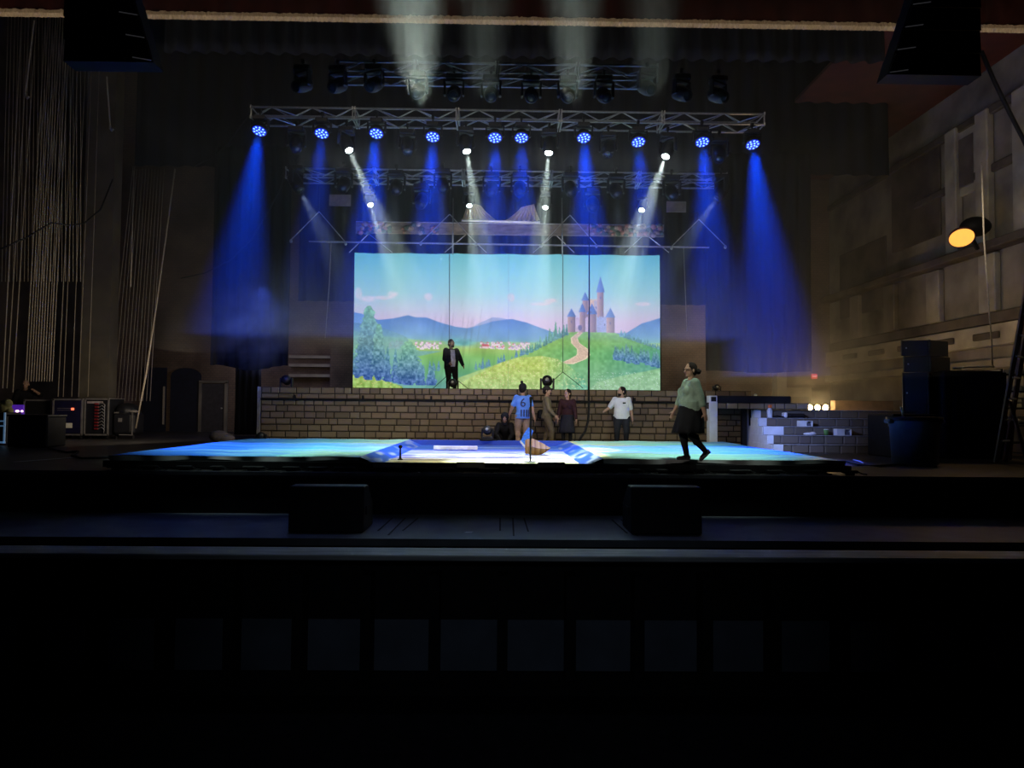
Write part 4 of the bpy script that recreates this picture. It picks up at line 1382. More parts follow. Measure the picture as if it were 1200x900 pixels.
tag(o, 'low brown scenic flat standing behind the top step, right of the bulbs', 'scenery')
p = P(918, 478, 21.2)
q = empty('equipment_bag', (p.x, 21.2, 1.12), 'dark bag with pale end lying on an upper step under the portal lintel end', 'bag')
p = on_step(932, 3, 0.22)
q.location = p
WM[q.name] = Matrix.Translation(q.location)
MB().bbox(p + Vector((0, 0, 0.065)), (0.5, 0.3, 0.12), 0.05).build('body', m_black, q)
MB().bbox(p + Vector((-0.3, 0, 0.08)), (0.1, 0.24, 0.15), 0.03).build('end_flap', m_white, q)
# exit sign
p = P(955, 441, 30.35)
q = empty('exit_sign', (p.x, 30.45, p.z - 0.2), 'small red lit EXIT sign on the rear wall', 'sign')
MB().bbox((p.x, 30.42, p.z), (0.24, 0.1, 0.22), 0.02).build('housing', mat('red_sign_face', (0.5, 0.03, 0.03), 0.5, var=0.05, emit=(0.75, 0.05, 0.06), es=0.55), q)
cu = bpy.data.curves.new('lettering', 'FONT')
cu.body = 'EXIT'
cu.size = 0.10
cu.align_x = 'CENTER'
cu.align_y = 'CENTER'
cu.extrude = 0.004
lt = bpy.data.objects.new('lettering', cu)
COL.objects.link(lt)
lt.parent = q
lt.location = (0, -0.09, 0.2)
lt.rotation_euler = (PI / 2, 0, 0)
cu.materials.append(mat('sign_letters', (1, 0.8, 0.75), 0.5, var=0.02, emit=(1.0, 0.55, 0.5), es=1.0))
as_mesh(lt)
# ------------------------------------------------------------------ people
DG = None


def remesh(mb, name, m, parent, vox=0.011, smooth=3):
    """many overlapping volumes become one continuous skin"""
    me = mb.mesh(name, None)
    ob = bpy.data.objects.new('tmp', me)
    COL.objects.link(ob)
    r = ob.modifiers.new('r', 'REMESH')
    r.mode = 'VOXEL'
    r.voxel_size = vox
    if smooth:
        s = ob.modifiers.new('s', 'SMOOTH')
        s.factor = 0.5
        s.iterations = smooth
    dg = bpy.context.evaluated_depsgraph_get()
    dg.update()
    new = bpy.data.meshes.new_from_object(ob.evaluated_get(dg))
    bpy.data.objects.remove(ob)
    bpy.data.meshes.remove(me)
    new.name = name
    new.materials.clear()
    new.materials.append(m)
    new.shade_smooth()
    o = bpy.data.objects.new(name, new)
    COL.objects.link(o)
    if parent:
        o.parent = parent
        new.transform(WM[parent.name].inverted())
        WM[o.name] = WM[parent.name].copy()
    return o


def ik(a, t, l1, l2, pole):
    """elbow or knee position between a and t bent towards pole"""
    d = t - a
    L = min(d.length, (l1 + l2) * 0.999)
    u = d.normalized()
    x = (l1 * l1 - l2 * l2 + L * L) / (2 * L)
    h = math.sqrt(max(l1 * l1 - x * x, 0))
    p = Vector(pole)
    p = (p - u * p.dot(u))
    p = p.normalized() if p.length > 1e-5 else Vector((0, 0, 1))
    return a + u * x + p * h, a + u * L


SKIN = mat('skin_tone', (0.42, 0.25, 0.17), 0.6, var=0.08, scale=20)
EYE_W = mat('eye_white', (0.7, 0.7, 0.68), 0.3, var=0.02)
LIP = mat('lip_tone', (0.30, 0.10, 0.09), 0.5, var=0.05)


def person(base, H, face, label, feet, hands, lean=0.0, side=0.0, hip=0.52, wid=1.0, belly=1.0, bust=0.0, head_dir=None, head_fwd=0.0,
           shirt=None, sleeve=1.0, shirt_len=0.0, pants=None, pants_len=1.0, skirt=None, skirt_len=0.26, shoes=None, hair=None, hair_kind='short', hat=None, jacket=None,
           stockings=None, knees=None, elbows=None, foot_yaw=(0, 0), foot_pitch=(0, 0), beard=None, glasses=False, skin=SKIN, curl=0.6, group=None, squat=False):
    F = Vector((face[0], face[1], 0)).normalized()
    UP = Vector((0, 0, 1))
    RR = F.cross(UP).normalized()
    B = Vector(base)
    root = empty('person', B, label, 'person', group)

    def W(r, f, u):
        return B + RR * (r * H) + F * (f * H) + UP * (u * H)
    hipc = W(side * 0.3, 0, hip)
    tl = 0.295
    th = math.asin(max(-0.95, min(0.95, lean / tl)))
    spine = (F * math.sin(th) + UP * math.cos(th))
    fwd = (F * math.cos(th) - UP * math.sin(th))
    sh = hipc + spine * (tl * H) + RR * (side * H)
    waist = hipc + spine * (0.10 * H)
    chest = hipc + spine * (0.21 * H)
    neck = sh + spine * (0.035 * H)
    hd = Vector(head_dir).normalized() if head_dir else F.copy()
    head = neck + (spine * 0.4 + UP * 0.6).normalized() * (0.092 * H) + F * (head_fwd * H)
    hR = hd.cross(UP).normalized()
    hU = hR.cross(hd).normalized()
    hm = Matrix((hR, hd, hU)).transposed() * 1.16          # columns: right, forward, up
    hm1 = Matrix((hR, hd, hU)).transposed()
    # limbs
    legs, arms = [], []
    for i, s in enumerate((-1, 1)):
        hj = hipc + RR * (s * 0.052 * wid * H) - UP * (0.01 * H)
        ft = W(*feet[i])
        kp = knees[i] if knees else (s * 0.1, 1, 0)
        kn, an = ik(hj, ft, 0.243 * H, 0.243 * H, RR * kp[0] + F * kp[1] + UP * kp[2])
        legs.append((hj, kn, an))
        sj = sh + RR * (s * 0.098 * (0.6 + 0.4 * wid) * H) - spine * (0.012 * H)
        ht = W(*hands[i])
        ep = elbows[i] if elbows else (s * 0.5, -1, -0.3)
        el, wr_ = ik(sj, ht, 0.172 * H, 0.150 * H, RR * ep[0] + F * ep[1] + UP * ep[2])
        arms.append((sj, el, wr_))

    def torso(mb, g, z0=-0.045, top=True, wide=1.0):
        """elliptical rings from the hip to the neck"""
        prof = [(-0.055, 0.080, 0.062), (-0.02, 0.098, 0.074), (0.03, 0.094 + 0.01 * (belly - 1), 0.070 * (0.5 + 0.5 * belly)), (0.09, 0.086 * (0.6 + 0.4 * belly), 0.064 * belly), (0.15, 0.092, 0.064 * (0.5 + 0.5 * belly)), (0.215, 0.103, 0.068), (0.265, 0.106, 0.058), (0.295, 0.080, 0.046), (0.315, 0.045, 0.038)]
        rs = []
        for (h, rx, ry) in prof:
            if h < z0:
                continue
            c = hipc + spine * (h * H) + RR * (side * H * max(0, h) / tl) + fwd * ((0.014 * (belly - 1) if 0 < h < 0.16 else 0) * H)
            rs.append((c, RR * (rx * wid * wide * H + g), fwd * (ry * (0.7 + 0.3 * wid) * wide * H + g)))
        mb.rings(rs, 20)
        if bust:
            for s in (-1, 1):
                mb.blob(chest + RR * (s * 0.045 * H * wid) + fwd * (0.052 * H * wid) - spine * (0.012 * H), (0.042 * H * bust + g,) * 3)

    def leg(mb, g, upto=1.0, loose=1.0, top=True):
        for hj, kn, an in legs:
            mb.caps(hj, kn, 0.054 * wid * H * loose + g, 0.036 * (0.6 + 0.4 * wid) * H * loose + g)
            if upto >= 1:
                mb.caps(kn, an, 0.036 * (0.6 + 0.4 * wid) * H * loose + g, 0.024 * H * loose + g)
                c = kn + (an - kn) * 0.3 - F * (0.008 * H)
                mb.blob(c, (0.036 * H * loose + g, 0.036 * H * loose + g, 0.06 * H))
            elif upto > 0.5:
                e = kn + (an - kn) * ((upto - 0.5) * 2)
                mb.caps(kn, e, 0.036 * H * loose + g, 0.033 * H * loose + g)

    def arm(mb, g, upto=1.0, loose=1.0):
        for sj, el, wr_ in arms:
            if upto <= 0.5:
                e = sj + (el - sj) * (upto * 2)
                mb.caps(sj, e, 0.036 * (0.5 + 0.5 * wid) * H * loose + g, 0.031 * (0.5 + 0.5 * wid) * H * loose + g)
            else:
                mb.caps(sj, el, 0.036 * (0.5 + 0.5 * wid) * H * loose + g, 0.028 * (0.5 + 0.5 * wid) * H * loose + g)
                e = el + (wr_ - el) * ((upto - 0.5) * 2)
                mb.caps(el, e, 0.027 * (0.5 + 0.5 * wid) * H * loose + g, (0.027 - 0.009 * (upto - 0.5) * 2) * H * loose + g)

    # ---- body, one skin
    mb = MB()
    torso(mb, 0)
    leg(mb, 0)
    arm(mb, 0)
    mb.caps(neck - spine * (0.03 * H), head - hd * 0.01 - UP * (0.02 * H), 0.033 * H, 0.030 * H)
    mb.blob(head + hm @ Vector((0, -0.004 * H, 0.012 * H)), (0.043 * H, 0.054 * H, 0.056 * H), hm)     # skull
    mb.blob(head + hm @ Vector((0, 0.014 * H, -0.024 * H)), (0.034 * H, 0.036 * H, 0.042 * H), hm)     # jaw
    mb.blob(head + hm @ Vector((0, 0.040 * H, -0.052 * H)), (0.014 * H, 0.010 * H, 0.011 * H), hm)     # chin
    mb.caps(head + hm @ Vector((0, 0.049 * H, 0.004 * H)), head + hm @ Vector((0, 0.060 * H, -0.015 * H)), 0.006 * H, 0.0095 * H, 8)  # nose
    mb.caps(head + hm @ Vector((-0.02 * H, 0.047 * H, 0.013 * H)), head + hm @ Vector((0.02 * H, 0.047 * H, 0.013 * H)), 0.007 * H, n=8)  # brow
    for s in (-1, 1):
        mb.blob(head + hm @ Vector((s * 0.044 * H, -0.004 * H, -0.006 * H)), (0.007 * H, 0.012 * H, 0.019 * H), hm)     # ear
    for i, (s, (sj, el, wr_)) in enumerate(zip((-1, 1), arms)):
        d = (wr_ - el).normalized()
        n_ = RR * (-s)                                   # palm faces the body
        n_ = (n_ - d * n_.dot(d)).normalized()
        w_ = d.cross(n_).normalized()
        if w_.dot(F) < 0:
            w_ = -w_                                     # thumb side looks forward
        pc = wr_ + d * (0.026 * H)
        rot = Matrix((w_, d, n_)).transposed()
        mb.blob(pc, (0.022 * H, 0.030 * H, 0.012 * H), rot)
        mb.caps(wr_, pc, 0.017 * H, 0.016 * H)
        for k, (off, ln) in enumerate(((0.0155, 0.040), (0.0055, 0.045), (-0.0045, 0.042), (-0.014, 0.033))):
            p0 = pc + d * (0.022 * H) + w_ * (off * H)
            d1 = (d + n_ * (0.3 * curl)).normalized()
            d2 = (d + n_ * (1.0 * curl)).normalized()
            p1 = p0 + d1 * (ln * 0.5 * H)
            p2 = p1 + d2 * (ln * 0.5 * H)
            mb.caps(p0, p1, 0.0056 * H, 0.0052 * H, 8)
            mb.caps(p1, p2, 0.0052 * H, 0.0044 * H, 8)
        p0 = pc - d * (0.008 * H) + w_ * (0.016 * H)
        p1 = p0 + (d * 0.6 + w_ * 0.8 + n_ * 0.2).normalized() * (0.02 * H)
        p2 = p1 + (d * 0.9 + w_ * 0.3 + n_ * 0.4).normalized() * (0.018 * H)
        mb.caps(p0, p1, 0.0075 * H, 0.0062 * H, 8)
        mb.caps(p1, p2, 0.0062 * H, 0.005 * H, 8)
    fdirs = []
    for i, (hj, kn, an) in enumerate(legs):
        a = foot_yaw[i]
        fd = (F * math.cos(a) + RR * math.sin(a)).normalized()
        fp = foot_pitch[i]
        fdir = (fd * math.cos(fp) - UP * math.sin(fp)).normalized()
        fdirs.append(fdir)
        mb.caps(an - UP * (0.015 * H) - fdir * 0.012 * H, an + fdir * (0.075 * H) - UP * (0.024 * H), 0.020 * H, 0.016 * H)
    remesh(mb, 'body', skin, root, 0.0075, 2)
    # ---- face
    for s in (-1, 1):
        MB().blob(head + hm @ Vector((s * 0.017 * H, 0.0455 * H, 0.003 * H)), (0.0065 * H, 0.004 * H, 0.0045 * H), hm, 8, 5).build('eye', EYE_W, root, True)
        MB().blob(head + hm @ Vector((s * 0.017 * H, 0.0490 * H, 0.003 * H)), (0.003 * H, 0.002 * H, 0.0035 * H), hm, 8, 5).build('pupil', m_black, root, True)
    MB().blob(head + hm @ Vector((0, 0.0485 * H, -0.034 * H)), (0.013 * H, 0.005 * H, 0.004 * H), hm, 10, 5).build('mouth', LIP, root, True)
    # ---- clothes
    if shirt:
        mb = MB()
        torso(mb, 0.012, z0=-0.05 - shirt_len * 0 if shirt_len >= 0 else -0.01, wide=1.03)
        if shirt_len > 0:
            mb.rings([(hipc - UP * (shirt_len * H), RR * (0.114 * wid * H), F * (0.096 * (0.7 + 0.3 * wid) * H)), (hipc + spine * 0.03 * H, RR * (0.113 * wid * H), F * (0.09 * (0.5 + 0.5 * belly) * H))], 20)
        arm(mb, 0.012, sleeve, 1.1)
        remesh(mb, 'shirt', shirt, root, 0.011, 3)
    if jacket:
        mb = MB()
        # open front: two shells either side and a back
        torso(mb, 0.026, wide=1.06)
        arm(mb, 0.02, 0.97, 1.15)
        mb.rings([(hipc - UP * (0.06 * H), RR * (0.118 * wid * H), F * (0.09 * H)), (hipc + spine * 0.05 * H, RR * (0.112 * wid * H), F * (0.088 * H))], 20)
        jk = remesh(mb, 'jacket', jacket, root, 0.012, 3)
        bm = bmesh.new()
        bm.from_mesh(jk.data)
        ctr = WM[root.name].inverted() @ hipc
        kill = []
        for f in bm.faces:
            c = f.calc_center_median()
            d = c - ctr
            r_, f_ = d.dot(RR), d.dot(F)
            if f_ > 0.02 * H and abs(r_) < 0.045 * H and f.normal.dot(F) > 0.0 and d.z < 0.30 * H:
                kill.append(f)
        bmesh.ops.delete(bm, geom=kill, context='FACES')
        bm.to_mesh(jk.data)
        bm.free()
    if pants:
        mb = MB()
        mb.rings([(hipc - UP * (0.05 * H), RR * (0.082 * wid * H), F * (0.066 * H)), (hipc, RR * (0.099 * wid * H + 0.01), F * (0.076 * (0.6 + 0.4 * wid) * H + 0.01)), (hipc + spine * (0.05 * H), RR * (0.093 * wid * H + 0.008), F * (0.070 * (0.5 + 0.5 * belly) * H + 0.008))], 20)
        leg(mb, 0.012, pants_len, 1.1)
        remesh(mb, 'trousers', pants, root, 0.012, 3)
    if stockings:
        mb = MB()
        leg(mb, 0.006, 1.0, 1.0)
        for i, (hj, kn, an) in enumerate(legs):
            mb.caps(an - UP * (0.015 * H), an + fdirs[i] * (0.06 * H) - UP * (0.02 * H), 0.022 * H, 0.019 * H)
        remesh(mb, 'stockings', stockings, root, 0.011, 2)
    if skirt:
        mb = MB()
        rs = []
        kc = (legs[0][1] + legs[1][1]) / 2
        sp = abs((legs[0][1] - legs[1][1]).dot(F)) * 0.5
        n = 40
        hem = hipc.z - skirt_len * H
        vs, fs = [], []
        for j in range(9):
            t = j / 8
            z = hipc.z + 0.055 * H - (0.055 * H + skirt_len * H) * t
            c = hipc + (kc - hipc) * t * 0.8
            for i in range(n):
                a = 2 * PI * i / n
                fl = 1 + 0.07 * t * math.sin(a * 9 + 1)
                rx = (0.094 + 0.024 * t) * wid * H * fl + 0.014
                ry = ((0.078 * (0.5 + 0.5 * belly) + 0.014 * t) * (0.6 + 0.4 * wid) * H + sp * t * 0.75) * fl + 0.014
                p = Vector((c.x, c.y, z)) + RR * (rx * math.cos(a)) + F * (ry * math.sin(a))
                vs.append(p)
        for j in range(8):
            for i in range(n):
                fs.append((j * n + i, j * n + (i + 1) % n, (j + 1) * n + (i + 1) % n, (j + 1) * n + i))
        mb.add(vs, fs)
        o = mb.build('skirt', skirt, root, True)
        s = o.modifiers.new('thick', 'SOLIDIFY')
        s.thickness = 0.012
    if shoes:
        for i, (hj, kn, an) in enumerate(legs):
            fd = fdirs[i]
            sd = fd.cross(UP).normalized()
            up = sd.cross(fd).normalized()
            rot = Matrix((sd, fd, up)).transposed()
            mb = MB()
            mb.blob(an + fd * (0.062 * H) - up * (0.022 * H), (0.027 * H, 0.052 * H, 0.020 * H), rot)
            mb.blob(an - fd * (0.006 * H) - up * (0.014 * H), (0.025 * H, 0.034 * H, 0.030 * H), rot)
            mb.box(an + fd * (0.038 * H) - up * (0.033 * H), (0.046 * H, 0.140 * H, 0.016 * H), rot=rot)
            remesh(mb, 'shoe', shoes, root, 0.009, 2)
    if hair:
        mb = MB()
        cap_c = head + hm @ Vector((0, -0.010 * H, 0.020 * H))
        mb.blob(cap_c, (0.048 * H, 0.054 * H, 0.052 * H), hm)
        mb.blob(head + hm @ Vector((0, -0.026 * H, -0.012 * H)), (0.044 * H, 0.038 * H, 0.044 * H), hm)
        for s in (-1, 1):
            mb.blob(head + hm @ Vector((s * 0.038 * H, -0.012 * H, 0.006 * H)), (0.012 * H, 0.026 * H, 0.035 * H), hm)
        if hair_kind == 'bun':
            mb.blob(head + hm @ Vector((0, -0.075 * H, -0.015 * H)), (0.026 * H, 0.028 * H, 0.026 * H), hm)
            mb.blob(head + hm @ Vector((0, -0.055 * H, -0.008 * H)), (0.022 * H, 0.028 * H, 0.022 * H), hm)
            for k in range(10):
                a = rng.uniform(0, 6.28)
                mb.blob(head + hm @ Vector((0.018 * H * math.cos(a), -0.080 * H + rng.uniform(-.012, .01) * H, -0.015 * H + 0.022 * H * math.sin(a))), (0.011 * H,) * 3)
        if hair_kind == 'pony':
            mb.caps(head + hm @ Vector((0, -0.058 * H, 0.0)), head + hm @ Vector((0, -0.066 * H, -0.10 * H)), 0.02 * H, 0.012 * H)
        if hair_kind == 'long':
            mb.caps(head + hm @ Vector((0.01 * H, -0.044 * H, 0.0)), head + hm @ Vector((0.02 * H, -0.046 * H, -0.085 * H)), 0.036 * H, 0.024 * H)
        remesh(mb, 'hair', hair, root, 0.009, 2)
    if beard:
        mb = MB()
        mb.blob(head + hm @ Vector((0, 0.028 * H, -0.046 * H)), (0.030 * H, 0.026 * H, 0.022 * H), hm)
        mb.blob(head + hm @ Vector((0, 0.043 * H, -0.055 * H)), (0.017 * H, 0.012 * H, 0.016 * H), hm)
        remesh(mb, 'beard', beard, root, 0.009, 1)
    if hat:
        kind, hmat = hat
        mb = MB()
        if kind == 'beanie':
            mb.blob(head + hm @ Vector((0, -0.006 * H, 0.026 * H)), (0.056 * H, 0.064 * H, 0.058 * H), hm)
            mb.blob(head + hm @ Vector((0, -0.010 * H, -0.004 * H)), (0.056 * H, 0.062 * H, 0.030 * H), hm)
            o = remesh(mb, 'beanie', hmat, root, 0.010, 2)
            pm = MB()
            for k in range(26):
                v = Vector((rng.gauss(0, 1), rng.gauss(0, 1), rng.gauss(0, 1))).normalized() * 0.016 * H
                pm.blob(head + hm @ Vector((-0.012 * H, -0.008 * H, 0.094 * H)) + v, (0.010 * H,) * 3, nu=6, nv=4)
            pm.build('pompom', hmat, o, True)
        elif kind == 'cap':
            mb.blob(head + hm @ Vector((0, -0.006 * H, 0.028 * H)), (0.051 * H, 0.059 * H, 0.046 * H), hm)
            mb.blob(head + hm @ Vector((0, 0.058 * H, 0.022 * H)), (0.040 * H, 0.046 * H, 0.008 * H), hm)
            remesh(mb, 'cap', hmat, root, 0.009, 2)
        elif kind == 'hood':
            mb.blob(head + hm @ Vector((0, -0.014 * H, 0.010 * H)), (0.060 * H, 0.062 * H, 0.070 * H), hm)
            mb.caps(head + hm @ Vector((0, -0.03 * H, -0.03 * H)), neck, 0.05 * H, 0.055 * H)
            remesh(mb, 'hood', hmat, root, 0.011, 2)
    if glasses:
        mb = MB()
        for s in (-1, 1):
            pts = [head + hm @ Vector((s * 0.019 * H + 0.013 * H * math.cos(a), 0.058 * H, 0.003 * H + 0.010 * H * math.sin(a))) for a in [2 * PI * k / 10 for k in range(11)]]
            mb.path(pts, 0.0016 * H, 5)
            mb.path([head + hm @ Vector((s * 0.032 * H, 0.057 * H, 0.004 * H)), head + hm @ Vector((s * 0.046 * H, 0.0, 0.004 * H))], 0.0016 * H, 5)
        mb.build('glasses', m_black, root)
    info = dict(root=root, sh=sh, hip=hipc, chest=chest, spine=spine, fwd=fwd, F=F, R=RR, H=H, head=head, hm=hm, arms=arms, legs=legs, waist=waist)
    return info


def cloth(n, c, v=0.2):
    return mat(n, c, 0.85, var=v, scale=9, spec=0.15)


c_black = cloth('black_wool', (0.012, 0.012, 0.014))
hair_dk = cloth('dark_hair', (0.016, 0.011, 0.009))

# walking woman, front right of the deck
bw_ = PZ(811, 539.5, 0.235)
person(bw_, 1.67, (-1, -0.10), 'woman with a dark bun walking left across the deck front, green jumper and black skirt',
       feet=[(-0.03, -0.135, 0.095), (0.03, 0.045, 0.045)], hands=[(-0.155, -0.10, 0.415), (0.16, 0.175, 0.43)], lean=0.012, wid=1.34, belly=1.62, bust=1.15,
       head_dir=(-1, -0.28, -0.02), shirt=cloth('sage_knit', (0.27, 0.37, 0.29)), sleeve=0.72, skirt=c_black, skirt_len=0.235, stockings=c_black, shoes=cloth('dark_trainers', (0.06, 0.055, 0.06)),
       hair=hair_dk, hair_kind='bun', glasses=True, foot_pitch=(0.75, 0.0), knees=[(0, 1, 0.2), (0, 1, 0.1)], elbows=[(-0.4, -1, -0.2), (0.4, -1, -0.2)])

# man on the wall
pm = person((PX(528, 23.9), 23.9, ZP), 1.78, (0.42, -0.9), 'bearded man in open black jacket and white shirt standing on the wall before the drop',
            feet=[(-0.075, -0.01, 0.04), (0.07, 0.02, 0.04)], hands=[(-0.21, 0.08, 0.53), (0.10, 0.15, 0.56)], wid=1.18, belly=1.42,
            head_dir=(0.85, -0.6, 0.0), shirt=cloth('white_shirt', (0.62, 0.64, 0.70)), sleeve=0.9, jacket=cloth('black_jacket', (0.015, 0.017, 0.022)), pants=c_black, shoes=c_black, hair=hair_dk, beard=hair_dk,
            elbows=[(-0.5, -1, 0), (0.5, -1, 0)])

# boy in the number 6 shirt, seen from behind
m_jer = mat('blue_white_jersey', (0.10, 0.27, 0.90), 0.7, var=0.25, scale=5)
m_num = mat('navy_print', (0.02, 0.03, 0.12), 0.7)
BY = 20.0
bp = person((PX(612.5, BY), BY, 0), 1.76, (-0.16, 1), 'young person from behind in blue football shirt numbered 6, bobble hat and tan trousers',
            feet=[(-0.065, 0.02, 0.04), (0.065, -0.04, 0.045)], hands=[(-0.20, 0.10, 0.52), (0.215, -0.02, 0.40)], wid=1.05, side=0.0,
            head_dir=(0.35, 1, 0), shirt=m_jer, sleeve=0.36, shirt_len=0.05, pants=cloth('tan_chinos', (0.40, 0.28, 0.20)), shoes=cloth('pale_shoes', (0.3, 0.3, 0.35)), hair=hair_dk, hat=('beanie', cloth('black_knit', (0.014, 0.014, 0.018))))


def on_back(info, body, size, h, r=0.0, name='number'):
    cu = bpy.data.curves.new(name, 'FONT')
    cu.body = body
    cu.size = size
    cu.align_x = 'CENTER'
    cu.align_y = 'CENTER'
    cu.extrude = 0.012
    cu.materials.append(m_num)
    o = bpy.data.objects.new(name, cu)
    COL.objects.link(o)
    F, Rr = info['F'], info['R']
    c = info['hip'] + info['spine'] * (h * info['H']) - F * (0.068 * info['H'] + 0.026) + Rr * r
    m = Matrix((Rr, Vector((0, 0, 1)), -F)).transposed().to_4x4()      # seen from behind
    m.translation = c
    o.parent = info['root']
    o.matrix_local = WM[info['root'].name].inverted() @ m
    return as_mesh(o)


on_back(bp, '6', 0.34, 0.195, -0.02)
F, Rr = bp['F'], bp['R']
for k, r_ in enumerate((-0.075, 0.005, 0.085, 0.15)):
    c = bp['hip'] + bp['spine'] * (0.035 * bp['H']) - F * (0.103 * bp['H'] - 0.3 * max(0, abs(r_) - .08)) + Rr * r_
    MB().bbox(c, (0.034, 0.03, 0.20), 0.008, rz=math.atan2(Rr.y, Rr.x)).build('shirt_stripe', m_num, bp['root'])

# person in olive with cap and bag
op = person((PX(641, 20.2), 20.2, 0), 1.72, (1, -0.12), 'person in olive overalls and dark peaked cap with a waist bag, facing right',
            feet=[(-0.05, -0.06, 0.04), (0.05, 0.08, 0.04)], hands=[(-0.12, 0.10, 0.50), (0.13, 0.14, 0.53)], wid=1.02, head_dir=(1, -0.2, -0.05),
            shirt=cloth('olive_drab', (0.15, 0.125, 0.075)), sleeve=0.95, shirt_len=0.04, pants=cloth('olive_trousers', (0.12, 0.095, 0.06)), shoes=c_black, hair=hair_dk, hat=('cap', cloth('dark_cap', (0.03, 0.026, 0.02))))
wq = op['waist']
bg = MB().bbox(wq - op['F'] * 0.16 - op['R'] * 0.15 - Vector((0, 0, 0.12)), (0.24, 0.13, 0.26), 0.05).build('waist_bag', m_black, op['root'])
MB().bbox(wq + op['F'] * 0.17 - op['R'] * 0.1 - Vector((0, 0, 0.10)), (0.13, 0.12, 0.16), 0.03).build('tool_pouch', m_black, op['root'])

# woman in black
person((PX(665, 20.2), 20.2, 0), 1.64, (-0.22, -1), 'dark-haired woman in maroon-black jumper and knee-length black skirt standing by the block wall',
       feet=[(-0.05, 0.0, 0.04), (0.055, 0.03, 0.04)], hands=[(-0.165, 0.09, 0.485), (0.165, 0.06, 0.475)], wid=1.08, bust=0.9, head_dir=(-0.8, -0.6, 0.0),
       shirt=cloth('maroon_knit', (0.035, 0.014, 0.018)), sleeve=0.95, skirt=cloth('black_skirt', (0.016, 0.016, 0.024)), skirt_len=0.255, stockings=c_black, shoes=c_black, hair=hair_dk, hair_kind='long')

# man in white polo
wp = person((PX(728.5, 20.2), 20.2, 0), 1.72, (-0.15, -1), 'man with dark beard in white polo shirt, arm out to the left by the wall',
            feet=[(-0.075, 0.0, 0.04), (0.075, 0.02, 0.04)], hands=[(-0.175, -0.01, 0.49), (0.275, 0.10, 0.615)], wid=1.22, belly=1.3, head_dir=(-1, -0.35, 0.02),
            shirt=cloth('white_polo', (0.60, 0.62, 0.66), 0.08), sleeve=0.42, shirt_len=0.035, pants=cloth('navy_black_trousers', (0.016, 0.017, 0.024)), shoes=c_black, hair=hair_dk, beard=hair_dk,
            elbows=[(-0.6, -1, 0), (0.6, -0.2, -0.9)])
c = wp['chest'] + wp['fwd'] * (0.075 * 1.72 + 0.03) + wp['R'] * -0.07 + Vector((0, 0, 0.03))
MB().bbox(c, (0.09, 0.03, 0.04), 0.01).build('chest_badge', m_black, wp['root'])

# crouching figure
person((PX(592.5, 20.5), 20.5, 0), 1.70, (-0.05, -1), 'person in black hooded top crouching by the block wall with head bowed',
       feet=[(-0.09, 0.07, 0.04), (0.09, 0.07, 0.04)], hands=[(-0.05, 0.27, 0.09), (0.06, 0.27, 0.10)], hip=0.155, lean=0.19, wid=1.12, head_dir=(-0.05, -1, -0.7), head_fwd=0.03,
       shirt=c_black, sleeve=0.95, pants=c_black, shoes=c_black, hair=hair_dk, hat=('hood', cloth('black_hood', (0.014, 0.015, 0.02))), knees=[(-0.6, 1, 0.6), (0.6, 1, 0.6)], elbows=[(-1, 0.2, 0), (1, 0.2, 0)])

# technician behind the cases, far left
person((PX(28, 24.2), 24.2, 0), 1.90, (0.75, -0.7), 'bald technician in black behind the flight cases at far left, one hand raised',
       feet=[(-0.08, 0.0, 0.04), (0.08, 0.0, 0.04)], hands=[(-0.10, 0.26, 0.815), (0.17, 0.1, 0.50)], lean=0.05, wid=1.2, head_dir=(0.3, -1, -0.15),
       shirt=c_black, sleeve=0.6, pants=c_black, shoes=c_black, elbows=[(-1, 0.4, -0.6), (0.6, -1, 0)])
# ------------------------------------------------------------------ rigging ropes on the left
r = random.Random(12)
ropes = []
# (px at the foot, py foot, px at top, py top)
near = [(3, 455, 27, -10), (8, 455, 36, -10), (15, 460, 45, -10)] + [(30 + k * 3.1, 447, 55 + k * 2.9, -5) for k in range(11)]
mid = [(68, 465, 86, 60), (74, 465, 92, 60), (84, 465, 101, 60), (92, 465, 108, 60), (103, 465, 117, 60)]
far = [(127, 466, 156, 195), (133, 466, 158, 195)] + [(138 + k * 4.2, 470, 160 + k * 3.6, 198) for k in range(10)]
up = [(2 + k * 4.4, 330, 10 + k * 4.0, 0) for k in range(22)]
for grp, Yr, lst, rad, lb in (('near rigging ropes', 22.0, near, 0.016, 'pale vertical rigging rope in the near bank at far left, above the flight cases'),
                              ('middle rigging ropes', 23.6, mid, 0.013, 'thin vertical rigging rope in front of the dusty pale column at left'),
                              ('rear rigging ropes', 26.5, far, 0.014, 'thin vertical rigging rope in the rear bank beneath the left black border'),
                              ('short rigging lines', 22.6, up, 0.010, 'faint upper rigging line ending high on the far left wall')):
    for (a, b, c, d) in lst:
        A, B = P(a, b, Yr), P(c, d, Yr)
        if B.z > 15.9:
            t = (15.9 - A.z) / (B.z - A.z)
            B = A + (B - A) * t
        o = MB().path([A, (A + B) / 2 + Vector((r.uniform(-.02, .02), 0, 0)), B], rad * r.uniform(0.8, 1.2), 6).build('rigging_rope', m_rope, smooth=True)
        tag(o, lb, 'rope', grp)
pipe('slanting_rope', [P(159, 502, 23), P(171, 440, 23), P(183, 360, 23), P(194, 280, 23), P(205, 198, 23)], 0.026, m_rope, 'thicker pale rope slanting up to the black border, right of the rope banks', 'rope')
pipe('hook_rope', [P(153, 336, 23), P(154.5, 290, 23), P(157, 200, 23)], 0.02, m_rope, 'pale rope with a hanging hook in front of the rear rope bank', 'rope')
q = empty('rope_lock_rail', P(70, 478, 25.0), 'low dark locking rail that the left rigging ropes come down to', 'rail')
a, b = P(0, 470, 24.9), P(158, 474, 24.9)
